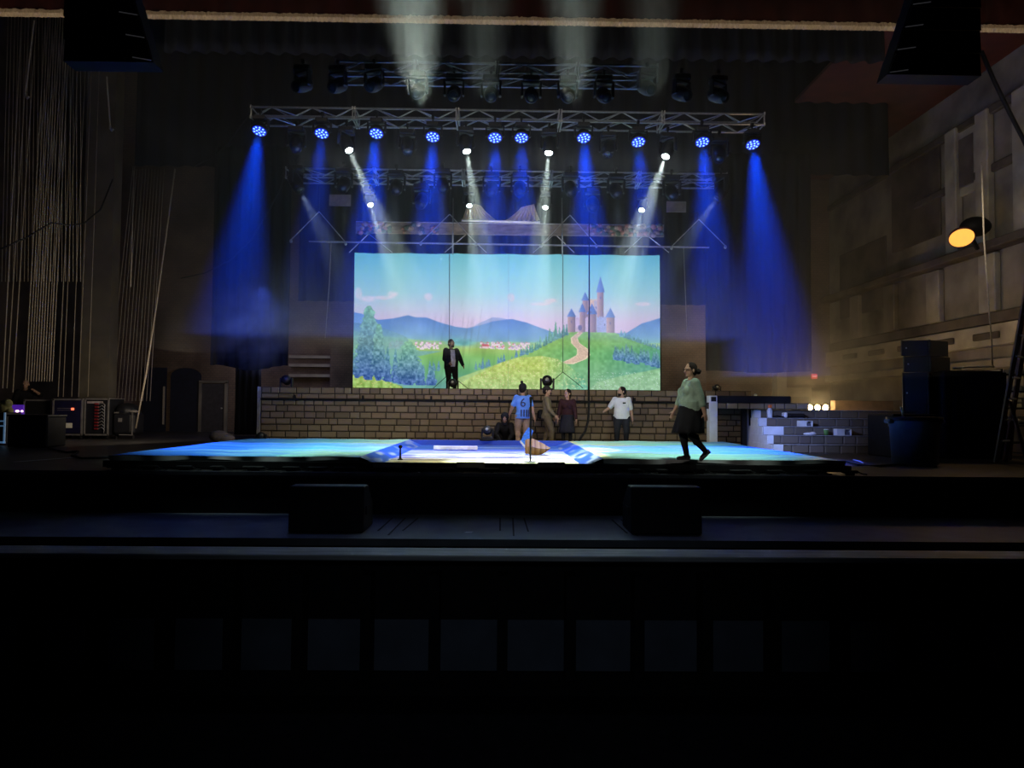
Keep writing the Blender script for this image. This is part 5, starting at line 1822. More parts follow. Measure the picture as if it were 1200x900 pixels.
MB().tube((a.x, 24.9, 1.0), (b.x, 24.9, 1.0), 0.05).build('rail', m_iron, q)
for k in range(5):
    x = a.x + (b.x - a.x) * k / 4
    MB().tube((x, 24.9, 0), (x, 24.9, 1.0), 0.04).build('post', m_iron, q)
for nm, (px, y0, y1) in (('left', (38, 24, 117)), ('right', (129, 90, 155))):
    q = empty('hanging_hook', P(px, y1, 21), 'small hanging hoist hook high on the ' + ('far left' if nm == 'left' else 'left, before the dusty column'), 'hook')
    MB().path([P(px + (2 if nm == 'left' else -4), y0, 21), P(px - (8 if nm == 'left' else 0), y1 - 8, 21)], 0.022).build('line', m_rope, q)
    c = P(px - (8 if nm == 'left' else 0), y1 - 4, 21)
    MB().path([c + Vector((0.0, 0, 0.1)), c + Vector((0, 0, 0)), c + Vector((0.05, 0, -0.06)), c + Vector((0.1, 0, 0.0))], 0.03).build('hook', m_steel, q)

# ------------------------------------------------------------------ flight cases, left wing
m_case = mat('dark_case_ply', (0.012, 0.013, 0.018), 0.5)
m_blue = mat('navy_case_panel', (0.012, 0.012, 0.05), 0.5, var=0.2)
m_edge = mat('case_edge_metal', (0.42, 0.40, 0.40), 0.4, 0.6, var=0.2)


def flight_case(px0, px1, py0, py1, Y, dep, label, panel, nm='flight_case', z0=0.12, edge=True, cat='flight case'):
    x0, x1 = PX(px0, Y), PX(px1, Y)
    zt = P((px0 + px1) / 2, py0, Y).z
    q = empty(nm, ((x0 + x1) / 2, Y + dep / 2, 0), label, cat, 'flight cases in the left wing')
    cx, cy, cz, w, h = (x0 + x1) / 2, Y + dep / 2, (z0 + zt) / 2, x1 - x0, zt - z0
    MB().bbox((cx, cy, cz), (w, dep, h), 0.015).build('shell', m_case, q)
    MB().box((cx, Y - 0.008, cz), (w * 0.88, 0.012, h * 0.88)).build('front_panel', panel, q)
    if edge:
        mb = MB()
        for s in (-1, 1):
            mb.box((cx + s * (w / 2 - 0.02), Y - 0.012, cz), (0.045, 0.03, h))
            mb.box((cx, Y - 0.012, cz + s * (h / 2 - 0.02)), (w, 0.03, 0.045))
        mb.box((cx, cy, cz + h / 2 - 0.0), (w + 0.02, dep, 0.02))
        mb.build('edge_trim', m_edge, q)
    for sx in (-1, 1):
        for sy in (0.15, dep - 0.15):
            MB().lathe([(0, -0.025), (0.06, -0.025), (0.06, 0.025), (0, 0.025)], (cx + sx * (w / 2 - 0.12), Y + sy, 0.06), (1, 0, 0), 12).build('caster', m_black, q)
    return q, cx, cz, w, h, zt


q, cx, cz, w, h, zt = flight_case(28, 61, 468.5, 511, 23.3, 0.8, 'open-fronted black flight case with tan top edge, left of the navy case', mat('black_mesh', (0.010, 0.010, 0.010), 0.7))
MB().box((cx - 0.25, 23.27, cz - 0.2), (0.12, 0.02, 0.03)).box((cx + 0.28, 23.27, cz - 0.22), (0.2, 0.02, 0.05)).build('white_labels', m_white, q)
q, cx, cz, w, h, zt = flight_case(62, 97, 467.5, 511, 23.1, 0.9, 'navy-panelled flight case with metal edges and small red light', m_blue)
MB().box((cx - 0.05, 23.075, cz + 0.28), (0.55, 0.012, 0.02)).box((cx - 0.05, 23.075, cz + 0.22), (0.55, 0.012, 0.015)).build('rack_strip', m_edge, q)
MB().bbox((cx + 0.17, 23.07, cz + 0.26), (0.09, 0.02, 0.07), 0.005).build('red_light', mat('red_indicator', (0.8, 0.05, 0.02), 0.4, emit=(1, 0.12, 0.05), es=2.5), q)
MB().bbox((cx + 0.06, 23.075, cz - 0.27), (0.22, 0.015, 0.16), 0.005).build('paper_label', mat('glowing_cream_paper', (0.65, 0.6, 0.45), 0.8, emit=(0.6, 0.55, 0.4), es=0.08), q)  # slight glow put into the paper to keep it bright
q, cx, cz, w, h, zt = flight_case(99.4, 128, 467, 510, 23.2, 0.9, 'flight case with open side full of red and grey cables, right of the navy case', m_case)
mb = MB()
mb2 = MB()
for k in range(9):
    z = cz + 0.42 - k * 0.1
    mb.bbox((cx + 0.02, 23.15, z), (0.13, 0.05, 0.055), 0.01)
    a = Vector((cx + 0.1, 23.14, z))
    mb2.path([a, a + Vector((0.12, -0.04, 0.05)), a + Vector((0.2, -0.03, -0.03)), a + Vector((0.17, 0, -0.14))], 0.012)
mb.build('red_plugs', mat('dark_red_plug', (0.25, 0.015, 0.02), 0.5), q)
mb2.build('grey_cables', mat('grey_cable', (0.3, 0.3, 0.32), 0.6), q)
MB().box((cx - 0.05, 23.17, cz + 0.47), (0.5, 0.02, 0.07)).build('top_strip', mat('pinkish_strip', (0.5, 0.42, 0.42), 0.5), q)
# dark rounded heap beyond
q = empty('covered_case', (PX(140, 23.3), 23.7, 0), 'dark covered case with pale corner edge, rightmost of the flight cases', 'flight case', 'flight cases in the left wing')
x0, x1 = PX(130, 23.3), PX(157, 23.3)
mb = MB()
mb.bbox(((x0 + x1) / 2, 23.7, 0.5), (x1 - x0, 0.8, 0.8), 0.12)
mb.blob((x0 + 0.35, 23.7, 0.92), (0.36, 0.4, 0.26))
remesh(mb, 'cover', m_case, q, 0.03, 3)
MB().box((x1 - 0.03, 23.28, 0.52), (0.035, 0.03, 0.72)).box(((x0 + x1) / 2 + .15, 23.28, 0.14), (x1 - x0 - .3, 0.03, 0.03)).build('edge_trim', m_edge, q)
MB().box((x0 + 0.2, 23.27, 0.86), (0.14, 0.02, 0.04)).box((x0 + 0.32, 23.27, 0.62), (0.12, 0.02, 0.12)).build('paper_labels', m_edge, q)
for sx in (x0 + 0.1, x1 - 0.1):
    MB().tube((sx, 23.5, 0), (sx, 23.5, 0.12), 0.05).build('foot', m_black, q)
o = MB().blob((x1 - 0.35, 23.6, 0.93), (0.22, 0.2, 0.07)).blob((x1 - 0.12, 23.5, 0.90), (0.16, 0.14, 0.05)).build('crumpled_cloth', mat('grey_rag', (0.28, 0.26, 0.24), 0.9), smooth=True)
tag(o, 'crumpled grey rag draped on the covered dark case', 'cloth')
# front black box and the case at the frame edge
x0, x1 = PX(9, 18.2), PX(56, 18.2)
q = empty('equipment_box', ((x0 + x1) / 2, 18.6, 0), 'plain black equipment box standing in front of the flight cases', 'equipment box')
MB().bbox(((x0 + x1) / 2, 18.6, 0.41), (x1 - x0, 0.8, 0.78), 0.03).build('shell', m_black, q)
MB().bbox(((x0 + x1) / 2, 18.6, 0.82), (x1 - x0 + 0.02, 0.82, 0.05), 0.01).build('lid', m_case, q)
for sx in (x0 + 0.1, x1 - 0.1):
    MB().tube((sx, 18.4, 0), (sx, 18.4, 0.03), 0.04).build('foot', m_black, q)
x0, x1 = PX(-14, 19.3), PX(8, 19.3)
q = empty('control_rack', ((x0 + x1) / 2, 19.6, 0), 'rack with cyan-glowing metal edge at the far left frame edge', 'flight case')
MB().bbox(((x0 + x1) / 2, 19.6, 0.47), (x1 - x0, 0.6, 0.82), 0.02).build('shell', m_case, q)
MB().box((x1 - 0.03, 19.28, 0.47), (0.04, 0.03, 0.82)).box(((x0 + x1) / 2, 19.28, 0.08), (x1 - x0, 0.03, 0.05)).box(((x0 + x1) / 2 + .1, 19.28, 0.65), (0.2, 0.03, 0.03)).box(((x0 + x1) / 2 + .1, 19.28, 0.52), (0.2, 0.03, 0.03)).build('edge_trim', mat('cyan_glow_edge', (0.4, 0.5, 0.6), 0.4, emit=srgb(90, 130, 170), es=0.35), q)  # cyan light on the metal edge put in as its own glow
for sx in (x0 + 0.1, x1 - 0.1):
    MB().tube((sx, 19.6, 0), (sx, 19.6, 0.08), 0.04).build('foot', m_black, q)
q = empty('control_screen', (PX(20, 21.5), 21.5, 0), 'small violet-lit screen between the technician and the black box', 'screen')
p = P(20.5, 481, 21.5)
MB().bbox(p, (0.40, 0.06, 0.34), 0.02).build('screen', mat('violet_glow', (0.08, 0.02, 0.2), 0.4, emit=srgb(70, 30, 150), es=0.7), q)
MB().tube((p.x, 21.52, 0), (p.x, 21.52, p.z - 0.15), 0.03).build('stand', m_black, q)
MB().blob(p + Vector((0.02, -0.04, -0.02)), (0.06, 0.02, 0.035)).blob(p + Vector((0.16, -0.04, -0.02)), (0.04, 0.02, 0.03)).build('indicator', mat('pink_glow', (1, 0.7, 0.8), 0.4, emit=(1, 0.6, 0.75), es=3), q)
q = empty('backpack', (PX(5, 20.6), 20.6, 0), 'yellow-green bag hanging at the far left frame edge above the glow-edged rack', 'bag')
p = P(4, 477, 20.2)
mb = MB()
mb.blob(p, (0.22, 0.16, 0.2)).blob(p + Vector((0.12, -.02, 0.1)), (0.14, 0.12, 0.13)).blob(p + Vector((0.18, 0, -0.12)), (0.1, 0.1, 0.12))
remesh(mb, 'bag', mat('dull_green_canvas', (0.20, 0.20, 0.09), 0.9, var=0.4), q, 0.02, 2)
MB().tube((p.x, 20.25, 0), (p.x, 20.25, p.z), 0.03).build('hook_stand', m_black, q)
# tape and cable on the floor
a, b = PZ(16, 541.5, 0.012), PZ(88, 536, 0.012)
d = (b - a).normalized()
s = Vector((-d.y, d.x, 0)) * 0.05
o = MB().prism([a + s, a - s, b - s, b + s], (0, 0, 0.004)).build('floor_tape', m_white)
tag(o, 'long strip of white tape on the stage floor at left', 'tape')
pipe('floor_cable', [PZ(56, 525, 0.03), PZ(68, 528, 0.03), PZ(78, 530, 0.03), PZ(92, 529, 0.03), PZ(84, 534, 0.03), PZ(96, 537, 0.03), PZ(118, 536.5, 0.03), PZ(131, 535.5, 0.03)], 0.022, m_black, 'black cable snaking from the black box to the left end of the deck', 'cable')
# small pale bundle behind the deck on the left
p = PZ(258, 512, 0.0)
o = MB().blob((PX(258, 21.2), 21.2, 0.2), (0.3, 0.2, 0.18)).blob((PX(266, 21.2), 21.2, 0.15), (0.25, 0.2, 0.14)).build('pale_bundle', mat('grey_sack', (0.30, 0.28, 0.28), 0.9), smooth=True)
tag(o, 'small pale bundle on the floor left of the block wall', 'sack')

# ------------------------------------------------------------------ right wing
# trash can
YT = 15.2
bt = PZ(1072, 543, 0)
YT = bt.y
q = empty('trash_can', (bt.x, YT, 0), 'tall round grey rubbish bin with dark rim in front of the loudspeaker stack', 'trash can')
hT = P(1072, 489, YT).z
rT = 0.50
mcan = mat('blue_grey_plastic', (0.14, 0.17, 0.20), 0.5, var=0.12)
MB().lathe([(0.0, 0.0), (rT * 0.88, 0.0), (rT * 0.97, hT - 0.2), (rT * 1.0, hT - 0.2), (rT * 1.02, hT - 0.05), (rT * 1.06, hT - 0.05), (rT * 1.06, hT), (rT * 0.98, hT), (rT * 0.93, hT - 0.3), (0, hT - 0.3)], (bt.x, YT, 0), n=36).build('bin', mcan, q, True)
mb = MB()
for s in (-1, 1):
    mb.bbox((bt.x + s * rT * 1.08, YT, hT - 0.09), (0.16, 0.22, 0.1), 0.03)
mb.build('handle', mcan, q)
mb = MB().lathe([(rT * 0.98, hT + 0.01), (rT * 1.09, hT + 0.01), (rT * 1.10, hT - 0.07), (rT * 1.085, hT - 0.08)], (bt.x, YT, 0), n=36)
mb.build('liner', m_black, q, True)
o = MB().tube((bt.x - 0.13, YT + 0.1, hT - 0.25), (bt.x - 0.26, YT + 0.05, hT + 0.22), 0.02).build('white_stick', m_white)
tag(o, 'thin white stick poking out of the rubbish bin', 'stick')
# loudspeakers on a black covered block
YB2 = 16.6
x0, x1 = PX(1108, YB2), PX(1181, YB2)
zt = P(1140, 434, YB2).z
q = empty('covered_stack', ((x0 + x1) / 2, YB2 + 0.8, 0), 'big black cloth-covered equipment stack behind the rubbish bin', 'covered equipment')
MB().bbox(((x0 + x1) / 2, YB2 + 0.8, zt / 2), (x1 - x0, 1.5, zt), 0.06).build('cover', m_blackcloth, q)
MB().grid(lambda u, v: (x0 + (x1 - x0) * u, YB2 + 0.03 - 0.03 * math.sin(u * 40) * (1 - v), 0.01 + (zt - 0.05) * v), 60, 4).build('front_drape', m_blackcloth, q, True)
x0b = PX(1052, YB2)
zpl = P(1088, 485, 16.8).z - 0.01
MB().bbox(((x0b + x0) / 2 + 0.1, YB2 + 0.9, zpl / 2), (x0 - x0b + 0.1, 1.2, zpl), 0.03).build('plinth', m_black, q)
m_cab = mat('dark_teal_cabinet', (0.012, 0.022, 0.030), 0.45, var=0.2)
mg = mat('speaker_grille', (0.018, 0.03, 0.038), 0.5, var=0.35, scale=80)


def cab(pxa, pxm, pxb, pyt, pyb, label, w, Y=16.8):
    """cabinet turned to the left: front face between pxa and pxm, side face to pxb"""
    zt_, zb_ = P(pxm, pyt, Y).z, P(pxm, pyb, Y).z
    A, Bm, Cc = PX(pxa, Y + 0.25), PX(pxm, Y), PX(pxb, Y + 0.35)
    base = [Vector((A, Y + 0.25, zb_)), Vector((Bm, Y, zb_)), Vector((Cc, Y + 0.35, zb_)), Vector((A + Cc - Bm, Y + 0.6, zb_))]
    q = empty('loudspeaker', Vector((sum(p.x for p in base) / 4, sum(p.y for p in base) / 4, zb_)), label, 'loudspeaker', 'loudspeakers stacked on the right')
    MB().prism(base, (0, 0, zt_ - zb_ - 0.01)).build('cabinet', m_cab, q)
    d = (base[1] - base[0])
    n = Vector((d.y, -d.x, 0)).normalized()
    h = zt_ - zb_
    f = [base[0] + d * 0.06 + n * 0.006, base[0] + d * 0.94 + n * 0.006]
    MB().prism([f[0] + Vector((0, 0, h * 0.06)), f[1] + Vector((0, 0, h * 0.06)), f[1] + Vector((0, 0, h * 0.92)), f[0] + Vector((0, 0, h * 0.92))], n * 0.012).build('grille', mg, q)
    MB().blob(base[0] + d * 0.16 + n * 0.02 + Vector((0, 0, h * 0.5)), (0.022, 0.012, 0.022)).build('badge', m_white, q)
    for p in base[:2]:
        MB().box(p + n * 0.01 + Vector((0, 0, h / 2)), (0.035, 0.035, h)).build('corner_strip', mat('grey_corner', (0.06, 0.07, 0.08), 0.4), q)
    return q


cab(1058.5, 1088, 1092, 436, 485, 'large dark loudspeaker cabinet, bottom of the stack behind the bin', 0.7)
cab(1060, 1091, 1114, 417, 435.5, 'small dark loudspeaker box, middle of the stack behind the bin', 0.7)
cab(1057.5, 1090, 1112, 398, 416.5, 'small dark loudspeaker box, topmost of the stack behind the bin', 0.7)
# things on the covered stack
o = MB().bbox(P(1122, 433, YB2 + .3) + Vector((0, 0, 0.03)), (0.16, 0.14, 0.06), 0.015).build('white_case', m_white)
tag(o, 'small white case on top of the black covered stack', 'case')
o = MB().tube(P(1128, 432, YB2 + .5) + Vector((0, 0, .03)), P(1165, 431, YB2 + .5) + Vector((0, 0, .03)), 0.022).build('silver_bar', m_steel)
tag(o, 'thin silver bar lying along the top of the black covered stack', 'pipe')
pipe('pale_line', [P(1150, 190, 17.2), P(1153, 280, 17.2), P(1158, 350, 17.2), P(1162, 400, 17.2), P(1163, 431, 17.2)], 0.018, m_rope, 'thin pale cord hanging from above to the black covered stack', 'rigging line')
# ladder
q = empty('step_ladder', (PX(1188, 15.5), 15.5, 0), 'tall brown step ladder leaning at the right frame edge', 'ladder')
m_lad = mat('brown_fibreglass', (0.20, 0.10, 0.07), 0.5)
a, b = P(1177, 492, 15.4), P(1216, 270, 15.4)
a2, b2 = P(1199, 512, 15.9), P(1216, 270, 15.9)
low = a + (a - b) * ((a.z - 0.02) / (b.z - a.z))
MB().bbox((low + b) / 2, (0.01, 0.01, 0.01)).build('bolt', m_iron, q)


def rail_(p, q_, wx, wy):
    d = (q_ - p).normalized()
    sx = Vector((1, 0, 0))
    return MB().prism([p - sx * wx / 2, p + sx * wx / 2, p + sx * wx / 2 + Vector((0, wy, 0)), p - sx * wx / 2 + Vector((0, wy, 0))], q_ - p)


dx = Vector((0.45, 0.35, 0))
rail_(low, b, 0.09, 0.06).build('rail', m_lad, q)
rail_(low + dx, b + dx * 0.6, 0.09, 0.06).build('rail', m_lad, q)
for k in range(1, 11):
    t = k / 11
    MB().path([low + (b - low) * t, low + dx + (b + dx * 0.6 - low - dx) * t], 0.025).build('rung', m_steel, q)
lr = Vector((low.x + 0.95, 16.3, 0.02))
rail_(lr, b + Vector((0, 0.2, 0)), 0.06, 0.05).build('rear_leg', m_lad, q)
rail_(Vector((PX(1204, 15.6), 15.6, 0.02)), P(1184, 470, 15.6), 0.06, 0.05).build('brace', m_lad, q)
# shelf of pale crates
YS2 = 17.6
q = empty('storage_rack', (PX(1195, YS2), YS2 + .4, 0), 'rack of pale trays and crates behind the ladder at the right edge', 'rack')
xa, xb = PX(1174, YS2), PX(1226, YS2)
for sx in (xa, xb):
    for sy in (YS2, YS2 + 0.7):
        MB().box((sx, sy, 1.1), (0.05, 0.05, 2.2)).build('post', m_iron, q)
for k in range(5):
    MB().box(((xa + xb) / 2, YS2 + 0.35, 0.35 + k * 0.43), (xb - xa, 0.72, 0.03)).build('shelf', m_iron, q)
m_tray = mat('pale_tray', (0.48, 0.47, 0.45), 0.7, var=0.2)
for k, (n, hh) in enumerate(((3, 0.16), (3, 0.22), (2, 0.26), (2, 0.12), (2, 0.1))):
    zb_ = 0.367 + k * 0.43
    if k == 0:
        continue
    for j in range(n):
        w = (xb - xa - 0.16) / n - 0.03
        x = xa + 0.09 + (j + 0.5) * (xb - xa - 0.16) / n
        mb = MB()
        mb.box((x, YS2 + 0.3, zb_ + 0.01), (w, 0.5, 0.02))
        for s in (-1, 1):
            mb.box((x + s * (w / 2 - 0.01), YS2 + 0.3, zb_ + hh / 2), (0.02, 0.5, hh))
            mb.box((x, YS2 + 0.3 + s * 0.24, zb_ + hh - 0.02), (w, 0.02, 0.04))
            mb.box((x, YS2 + 0.3 + s * 0.24, zb_ + hh / 2 - 0.01), (w, 0.02, 0.035))
        o = mb.build('crate', m_tray)
        tag(o, 'pale slatted crate on the rack behind the ladder, ' + ('lower', 'second lowest', 'second highest', 'top', 'top')[k - 0 if k < 4 else 4] + ' shelf' + (', left one' if j == 0 else ', further right'), 'crate', 'crates on the right rack')
# floor cable right
pipe('floor_cable', [PZ(992, 541, 0.025), PZ(1006, 545, 0.025), PZ(1030, 546, 0.025), PZ(1052, 544.5, 0.025), PZ(1075, 545.5, 0.025), PZ(1098, 546.5, 0.025)], 0.02, m_black, 'black cable on the floor from the deck corner past the rubbish bin', 'cable')
pipe('floor_cable', [PZ(1000, 539, 0.025), PZ(1008, 541, 0.025), PZ(1012, 543, 0.025)], 0.018, m_white, 'short white cord at the right corner of the deck', 'cord')

# warm dome lamp on the right wall
p = P(1127, 279, 19.4)
q = empty('dome_lamp', p, 'dark dome lamp with glowing amber face high before the right wall', 'lamp')
ax = Vector((0.25, 0.62, 0.75)).normalized()
MB().lathe([(0.0, 0.12), (0.30, 0.02), (0.31, 0.0), (0.33, 0.0), (0.31, 0.10), (0.22, 0.22), (0.10, 0.28), (0.07, 0.40), (0, 0.42)], p, ax, 28).build('shade', mat('dark_red_shade', (0.10, 0.03, 0.025), 0.5), q, True)
MB().lathe([(0.0, -0.02), (0.20, -0.005), (0.31, 0.01)], p, ax, 28).build('glass', mat('amber_glass', (0.9, 0.6, 0.2), 0.4, var=0.1, emit=(1.0, 0.42, 0.06), es=1.25), q)
e = Vector((XR - 0.62, p.y + 0.6, p.z - 0.15))
MB().path([p + ax * 0.4, p + ax * 0.4 + Vector((0.25, 0.05, 0.0)), e], 0.06).build('arm', m_black, q)
MB().blob(p + ax * 0.35 + Vector((0.45, 0, 0.12)), (0.42, 0.3, 0.28)).build('motor_housing', m_black, q, True)
# ------------------------------------------------------------------ stage monitors in front of the stage
for i, (pxl, pxr, pys, lb) in enumerate(((340, 428, 570, 'black wedge stage monitor on the pit cover, left of centre'), (740, 823, 571, 'black wedge stage monitor on the pit cover, right of centre'))):
    Ym = 10.35
    x0, x1 = PX(pxl, Ym), PX(pxr, Ym)
    zt, zb = P((pxl + pxr) / 2, pys, Ym).z, -0.70
    q = empty('stage_monitor', ((x0 + x1) / 2, Ym + 0.3, zb), lb, 'loudspeaker', 'stage monitors')
    h = zt - zb
    sh = 0.10
    pr = [(x0, Ym, zb), (x0, Ym + 0.75, zb), (x0, Ym + 0.75, zb + h * 0.55), (x0, Ym + 0.32, zt), (x0, Ym + 0.02, zt)]
    c = MB().prism(pr, (x1 - x0, 0, 0)).build('cabinet', mat('monitor_black', (0.016, 0.016, 0.018), 0.5), q)
    bv = c.modifiers.new('b', 'BEVEL')
    bv.width = 0.02
    bv.segments = 2
    xe = x1 if i == 0 else x0
    MB().box((xe + (0.006 if i == 0 else -0.006), Ym + 0.3, zb + h * 0.45), (0.02, 0.3, 0.12)).build('handle', m_iron, q)
    MB().prism([(x0 + 0.05, Ym + 0.73, zb + h * 0.57), (x1 - 0.05, Ym + 0.73, zb + h * 0.57), (x1 - 0.05, Ym + 0.34, zt - 0.015), (x0 + 0.05, Ym + 0.34, zt - 0.015)], (0, 0.012, 0.015)).build('grille', mg, q)
# marks taped on the pit cover
for i, (a, b) in enumerate((((460, 607, 443, 622), (475, 607, 455, 627)), ((490, 607, 472, 622), None), ((601, 607, 602, 628), None), ((586, 607, 586, 622), None), ((614, 607, 619, 623), None), ((717, 609, 735, 625), None), ((728, 609, 747, 628), None))):
    for seg in (a, b):
        if seg:
            pa, pb_ = PZ(seg[0], seg[1], -0.705), PZ(seg[2], seg[3], -0.705)
            d = (pb_ - pa).normalized()
            s = Vector((-d.y, d.x, 0)) * 0.012
            o = MB().prism([pa + s, pa - s, pb_ - s, pb_ + s], (0, 0, 0.003)).build('tape_mark', m_black)
            tag(o, 'thin black tape line on the pit cover ' + ('beside the left stage monitor' if seg[0] < 520 else 'at the centre' if seg[0] < 680 else 'beside the right stage monitor'), 'tape', 'tape lines on the pit cover ' + ('left' if seg[0] < 520 else 'centre' if seg[0] < 680 else 'right'))
pa = PZ(548, 624, -0.705)
o = MB().prism([pa + Vector((-0.06, -.05, 0)), pa + Vector((0.05, -.05, 0)), pa + Vector((0.08, .06, 0)), pa + Vector((-.02, .06, 0))], (0, 0, 0.003)).build('paper_scrap', m_white)
tag(o, 'small scrap of white tape on the pit cover left of centre', 'tape')
# ------------------------------------------------------------------ haze
def haze(name, c, s, dens, label):
    mb = MB()
    if name == 'smoke':
        mb.blob(c, [q / 2 for q in s], nu=24, nv=14)
    else:
        mb.box(c, s)
    o = mb.build(name, None)
    m = bpy.data.materials.new(name)
    m.use_nodes = True
    nt = m.node_tree
    nt.nodes.clear()
    out = nt.nodes.new('ShaderNodeOutputMaterial')
    vs = nt.nodes.new('ShaderNodeVolumeScatter')
    vs.inputs['Density'].default_value = dens
    vs.inputs['Color'].default_value = (1, 1, 1, 1)
    if name == 'smoke':
        tc = nt.nodes.new('ShaderNodeTexCoord')
        mp = nt.nodes.new('ShaderNodeMapping')
        mp.inputs['Location'].default_value = (0, 0, -1.0)
        mp.inputs['Scale'].default_value = (2 / s[0], 2 / s[1], 2 / s[2])
        gr = nt.nodes.new('ShaderNodeTexGradient')
        gr.gradient_type = 'SPHERICAL'
        no = nt.nodes.new('ShaderNodeTexNoise')
        no.inputs['Scale'].default_value = 1.3
        no.inputs['Detail'].default_value = 3
        rp = nt.nodes.new('ShaderNodeValToRGB')
        rp.color_ramp.elements[0].position = 0.38
        rp.color_ramp.elements[1].position = 0.66
        mu = nt.nodes.new('ShaderNodeMath')
        mu.operation = 'MULTIPLY'
        m2 = nt.nodes.new('ShaderNodeMath')
        m2.operation = 'MULTIPLY'
        m2.inputs[1].default_value = dens
        nt.links.new(tc.outputs['Object'], mp.inputs['Vector'])
        nt.links.new(mp.outputs['Vector'], gr.inputs['Vector'])
        nt.links.new(tc.outputs['Object'], no.inputs['Vector'])
        nt.links.new(no.outputs['Fac'], rp.inputs['Fac'])
        nt.links.new(gr.outputs['Fac'], mu.inputs[0])
        nt.links.new(rp.outputs['Color'], mu.inputs[1])
        nt.links.new(mu.outputs[0], m2.inputs[0])
        nt.links.new(m2.outputs[0], vs.inputs['Density'])
    nt.links.new(vs.outputs[0], out.inputs['Volume'])
    o.data.materials.append(m)
    tag(o, label, 'haze', None, 'stuff')
    return o


haze('stage_haze', (0.2, 18.4, 5.8), (20, 6.8, 6.2), 0.030, 'thin theatrical haze hanging around the lighting trusses')
haze('upper_haze', (0.2, 11.9, 9.0), (16, 4.5, 4.1), 0.025, 'thin haze in the upward beams before the valance')
haze('side_haze', (7.7, 18.4, 2.29), (5.0, 6.8, 0.80), 0.030, 'thin low haze before the right leg curtain')
haze('bulb_halo_haze', (9.9, 23.5, 1.9), (5.4, 3.2, 3.5), 0.045, 'haze added in the right wing to carry the glare of the bulbs')  # added so that the bulbs get a halo
haze('smoke', (PX(294, 21), 20.9, 3.35), (3.6, 2.2, 3.0), 0.55, 'blue-lit smoke drifting before the left leg curtain')

# ------------------------------------------------------------------ bulb and dome glow, and added unseen lights
# unseen spots added over the deck to brighten its cloth
for x, y, aimx, aimy, pw, col, ang in ((-4.6, 11.4, -4.6, 15.6, 2600, (0.75, 1.0, 0.88), 56), (4.2, 11.4, 3.8, 15.6, 2600, (0.80, 1.0, 0.85), 56), (-0.3, 11.4, -0.3, 15.1, 2400, (1.0, 0.88, 0.5), 44)):
    spot('deck_fill', (x, y, 6.75), (aimx, aimy, 0), pw, col, ang, 0.8, 0.2)
spot('pit_fill', (0, 11.6, 6.75), (0, 8.0, -0.6), 100, (0.66, 0.82, 1.0), 58, 1.0, 0.2)  # unseen spots added to light the pit cover and rail
spot('pit_fill', (-3, 11.6, 6.75), (-4.2, 10.4, -0.6), 85, (0.2, 0.3, 1.0), 46, 1.0, 0.2)
spot('pit_fill', (3, 11.6, 6.75), (3.4, 10.4, -0.6), 36, (0.2, 0.3, 1.0), 44, 1.0, 0.2)
area('fringe_fill', (0, 14.6, 8.9), (0, 15.6, 9.7), 75, (1.0, 0.82, 0.6), 28, 0.1)  # unseen strip light added to brighten the fringe
spot('front_fill', (-6, 4, 6), (3.3, 12.9, 1.2), 2300, (1.0, 0.93, 0.8), 12, 1.0, 0.15)  # unseen spot added to brighten the walking woman
spot('house_fill', (0, -3, 5), (0, 7.5, -1.2), 110, (0.7, 0.85, 1.0), 38, 1.0, 0.5)  # weak unseen light added on the audience side for the rail panels
area('truss_fill', (0, 15.2, 6.4), (0, 17.2, 7.6), 20, (0.9, 1.0, 1.0), 9, 0.2)  # unseen strip light added so that the front truss shows
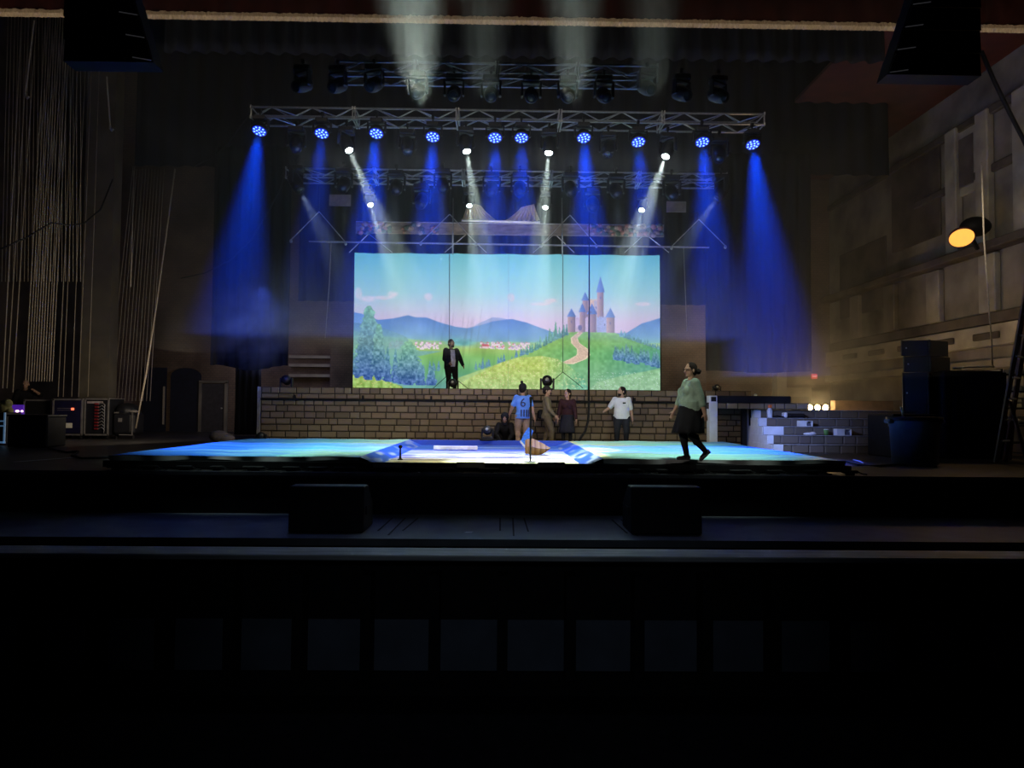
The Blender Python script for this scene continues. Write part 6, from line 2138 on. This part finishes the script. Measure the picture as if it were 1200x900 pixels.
# unseen area lights added to brighten swags, block wall, people and header
area('swag_fill', (PX(587, 22), 21.95, 6.5), (PX(587, 22), 22.4, 7.3), 9, (1.0, 0.9, 0.75), 2.6, 0.1)
area('wall_fill', (0, 17.2, 2.5), (0, 21, 0.9), 115, (1.0, 0.82, 0.58), 9.5, 0.3)
area('header_fill', (0.2, 23.8, 6.2), (0.2, 24.6, 7.3), 16, (1.0, 0.9, 0.8), 10, 0.1)
spot('step_fill', (5.9, 16.6, 1.7), (7.8, 19, 0.5), 420, (0.3, 0.42, 1.0), 50, 1.0, 0.1)  # unseen blue spot added for the white step ends
# glow of the bulbs and dome lamp, then unseen fills added for the wings
for dy in (-0.5, 0.5):
    point('bulb_glow', P(958, 474, 21.55 + dy), 85, (1.0, 0.66, 0.28), 0.12)
spot('dome_glow', P(1127, 279, 19.4) - Vector((0.25, 0.62, 0.75)).normalized() * 0.1, P(1127, 279, 19.4) - Vector((0.25, 0.62, 0.75)) * 3, 60, (1.0, 0.62, 0.28), 150, 0.6, 0.2)
area('right_fill', (11.2, 16.2, 6.0), (14.2, 21, 5.5), 22, (1.0, 0.86, 0.66), 1.5, 1.5)
area('left_fill', (-9.6, 20.6, 1.5), (-15.2, 23.4, 3.8), 62, (1.0, 0.82, 0.60), 1.5, 1.5)
area('rear_fill', (-8.5, 27.0, 3.2), (-10.5, 30.5, 2.2), 22, (0.75, 0.68, 1.0), 1, 1)
area('rear_fill', (8.5, 27.0, 4.2), (8.5, 30.5, 3.0), 20, (1.0, 0.8, 0.6), 1, 1)
spot('smoke_fill', (PX(300, 18), 18.4, 4.2), (PX(296, 20.8), 21.2, 3.1), 420, (0.05, 0.12, 1.0), 60, 1.0, 0.1)  # unseen blue spot added to tint the smoke
w = bpy.data.worlds.new('world')
scn.world = w
w.use_nodes = True
w.node_tree.nodes['Background'].inputs[0].default_value = (0.5, 0.6, 1.0, 1)
w.node_tree.nodes['Background'].inputs[1].default_value = 0.0015
scn.view_settings.view_transform = 'Standard'
scn.view_settings.look = 'None'
scn.cycles.use_denoising = True
scn.cycles.volume_max_steps = 64
scn.cycles.sample_clamp_indirect = 0
scn.cycles.sample_clamp_direct = 0
scn.cycles.max_bounces = 6
scn.cycles.volume_bounces = 0
scn.cycles.use_adaptive_sampling = False
scn.cycles.light_sampling_threshold = 0.0
for m_ in bpy.data.materials:
    m_.cycles.emission_sampling = 'NONE'
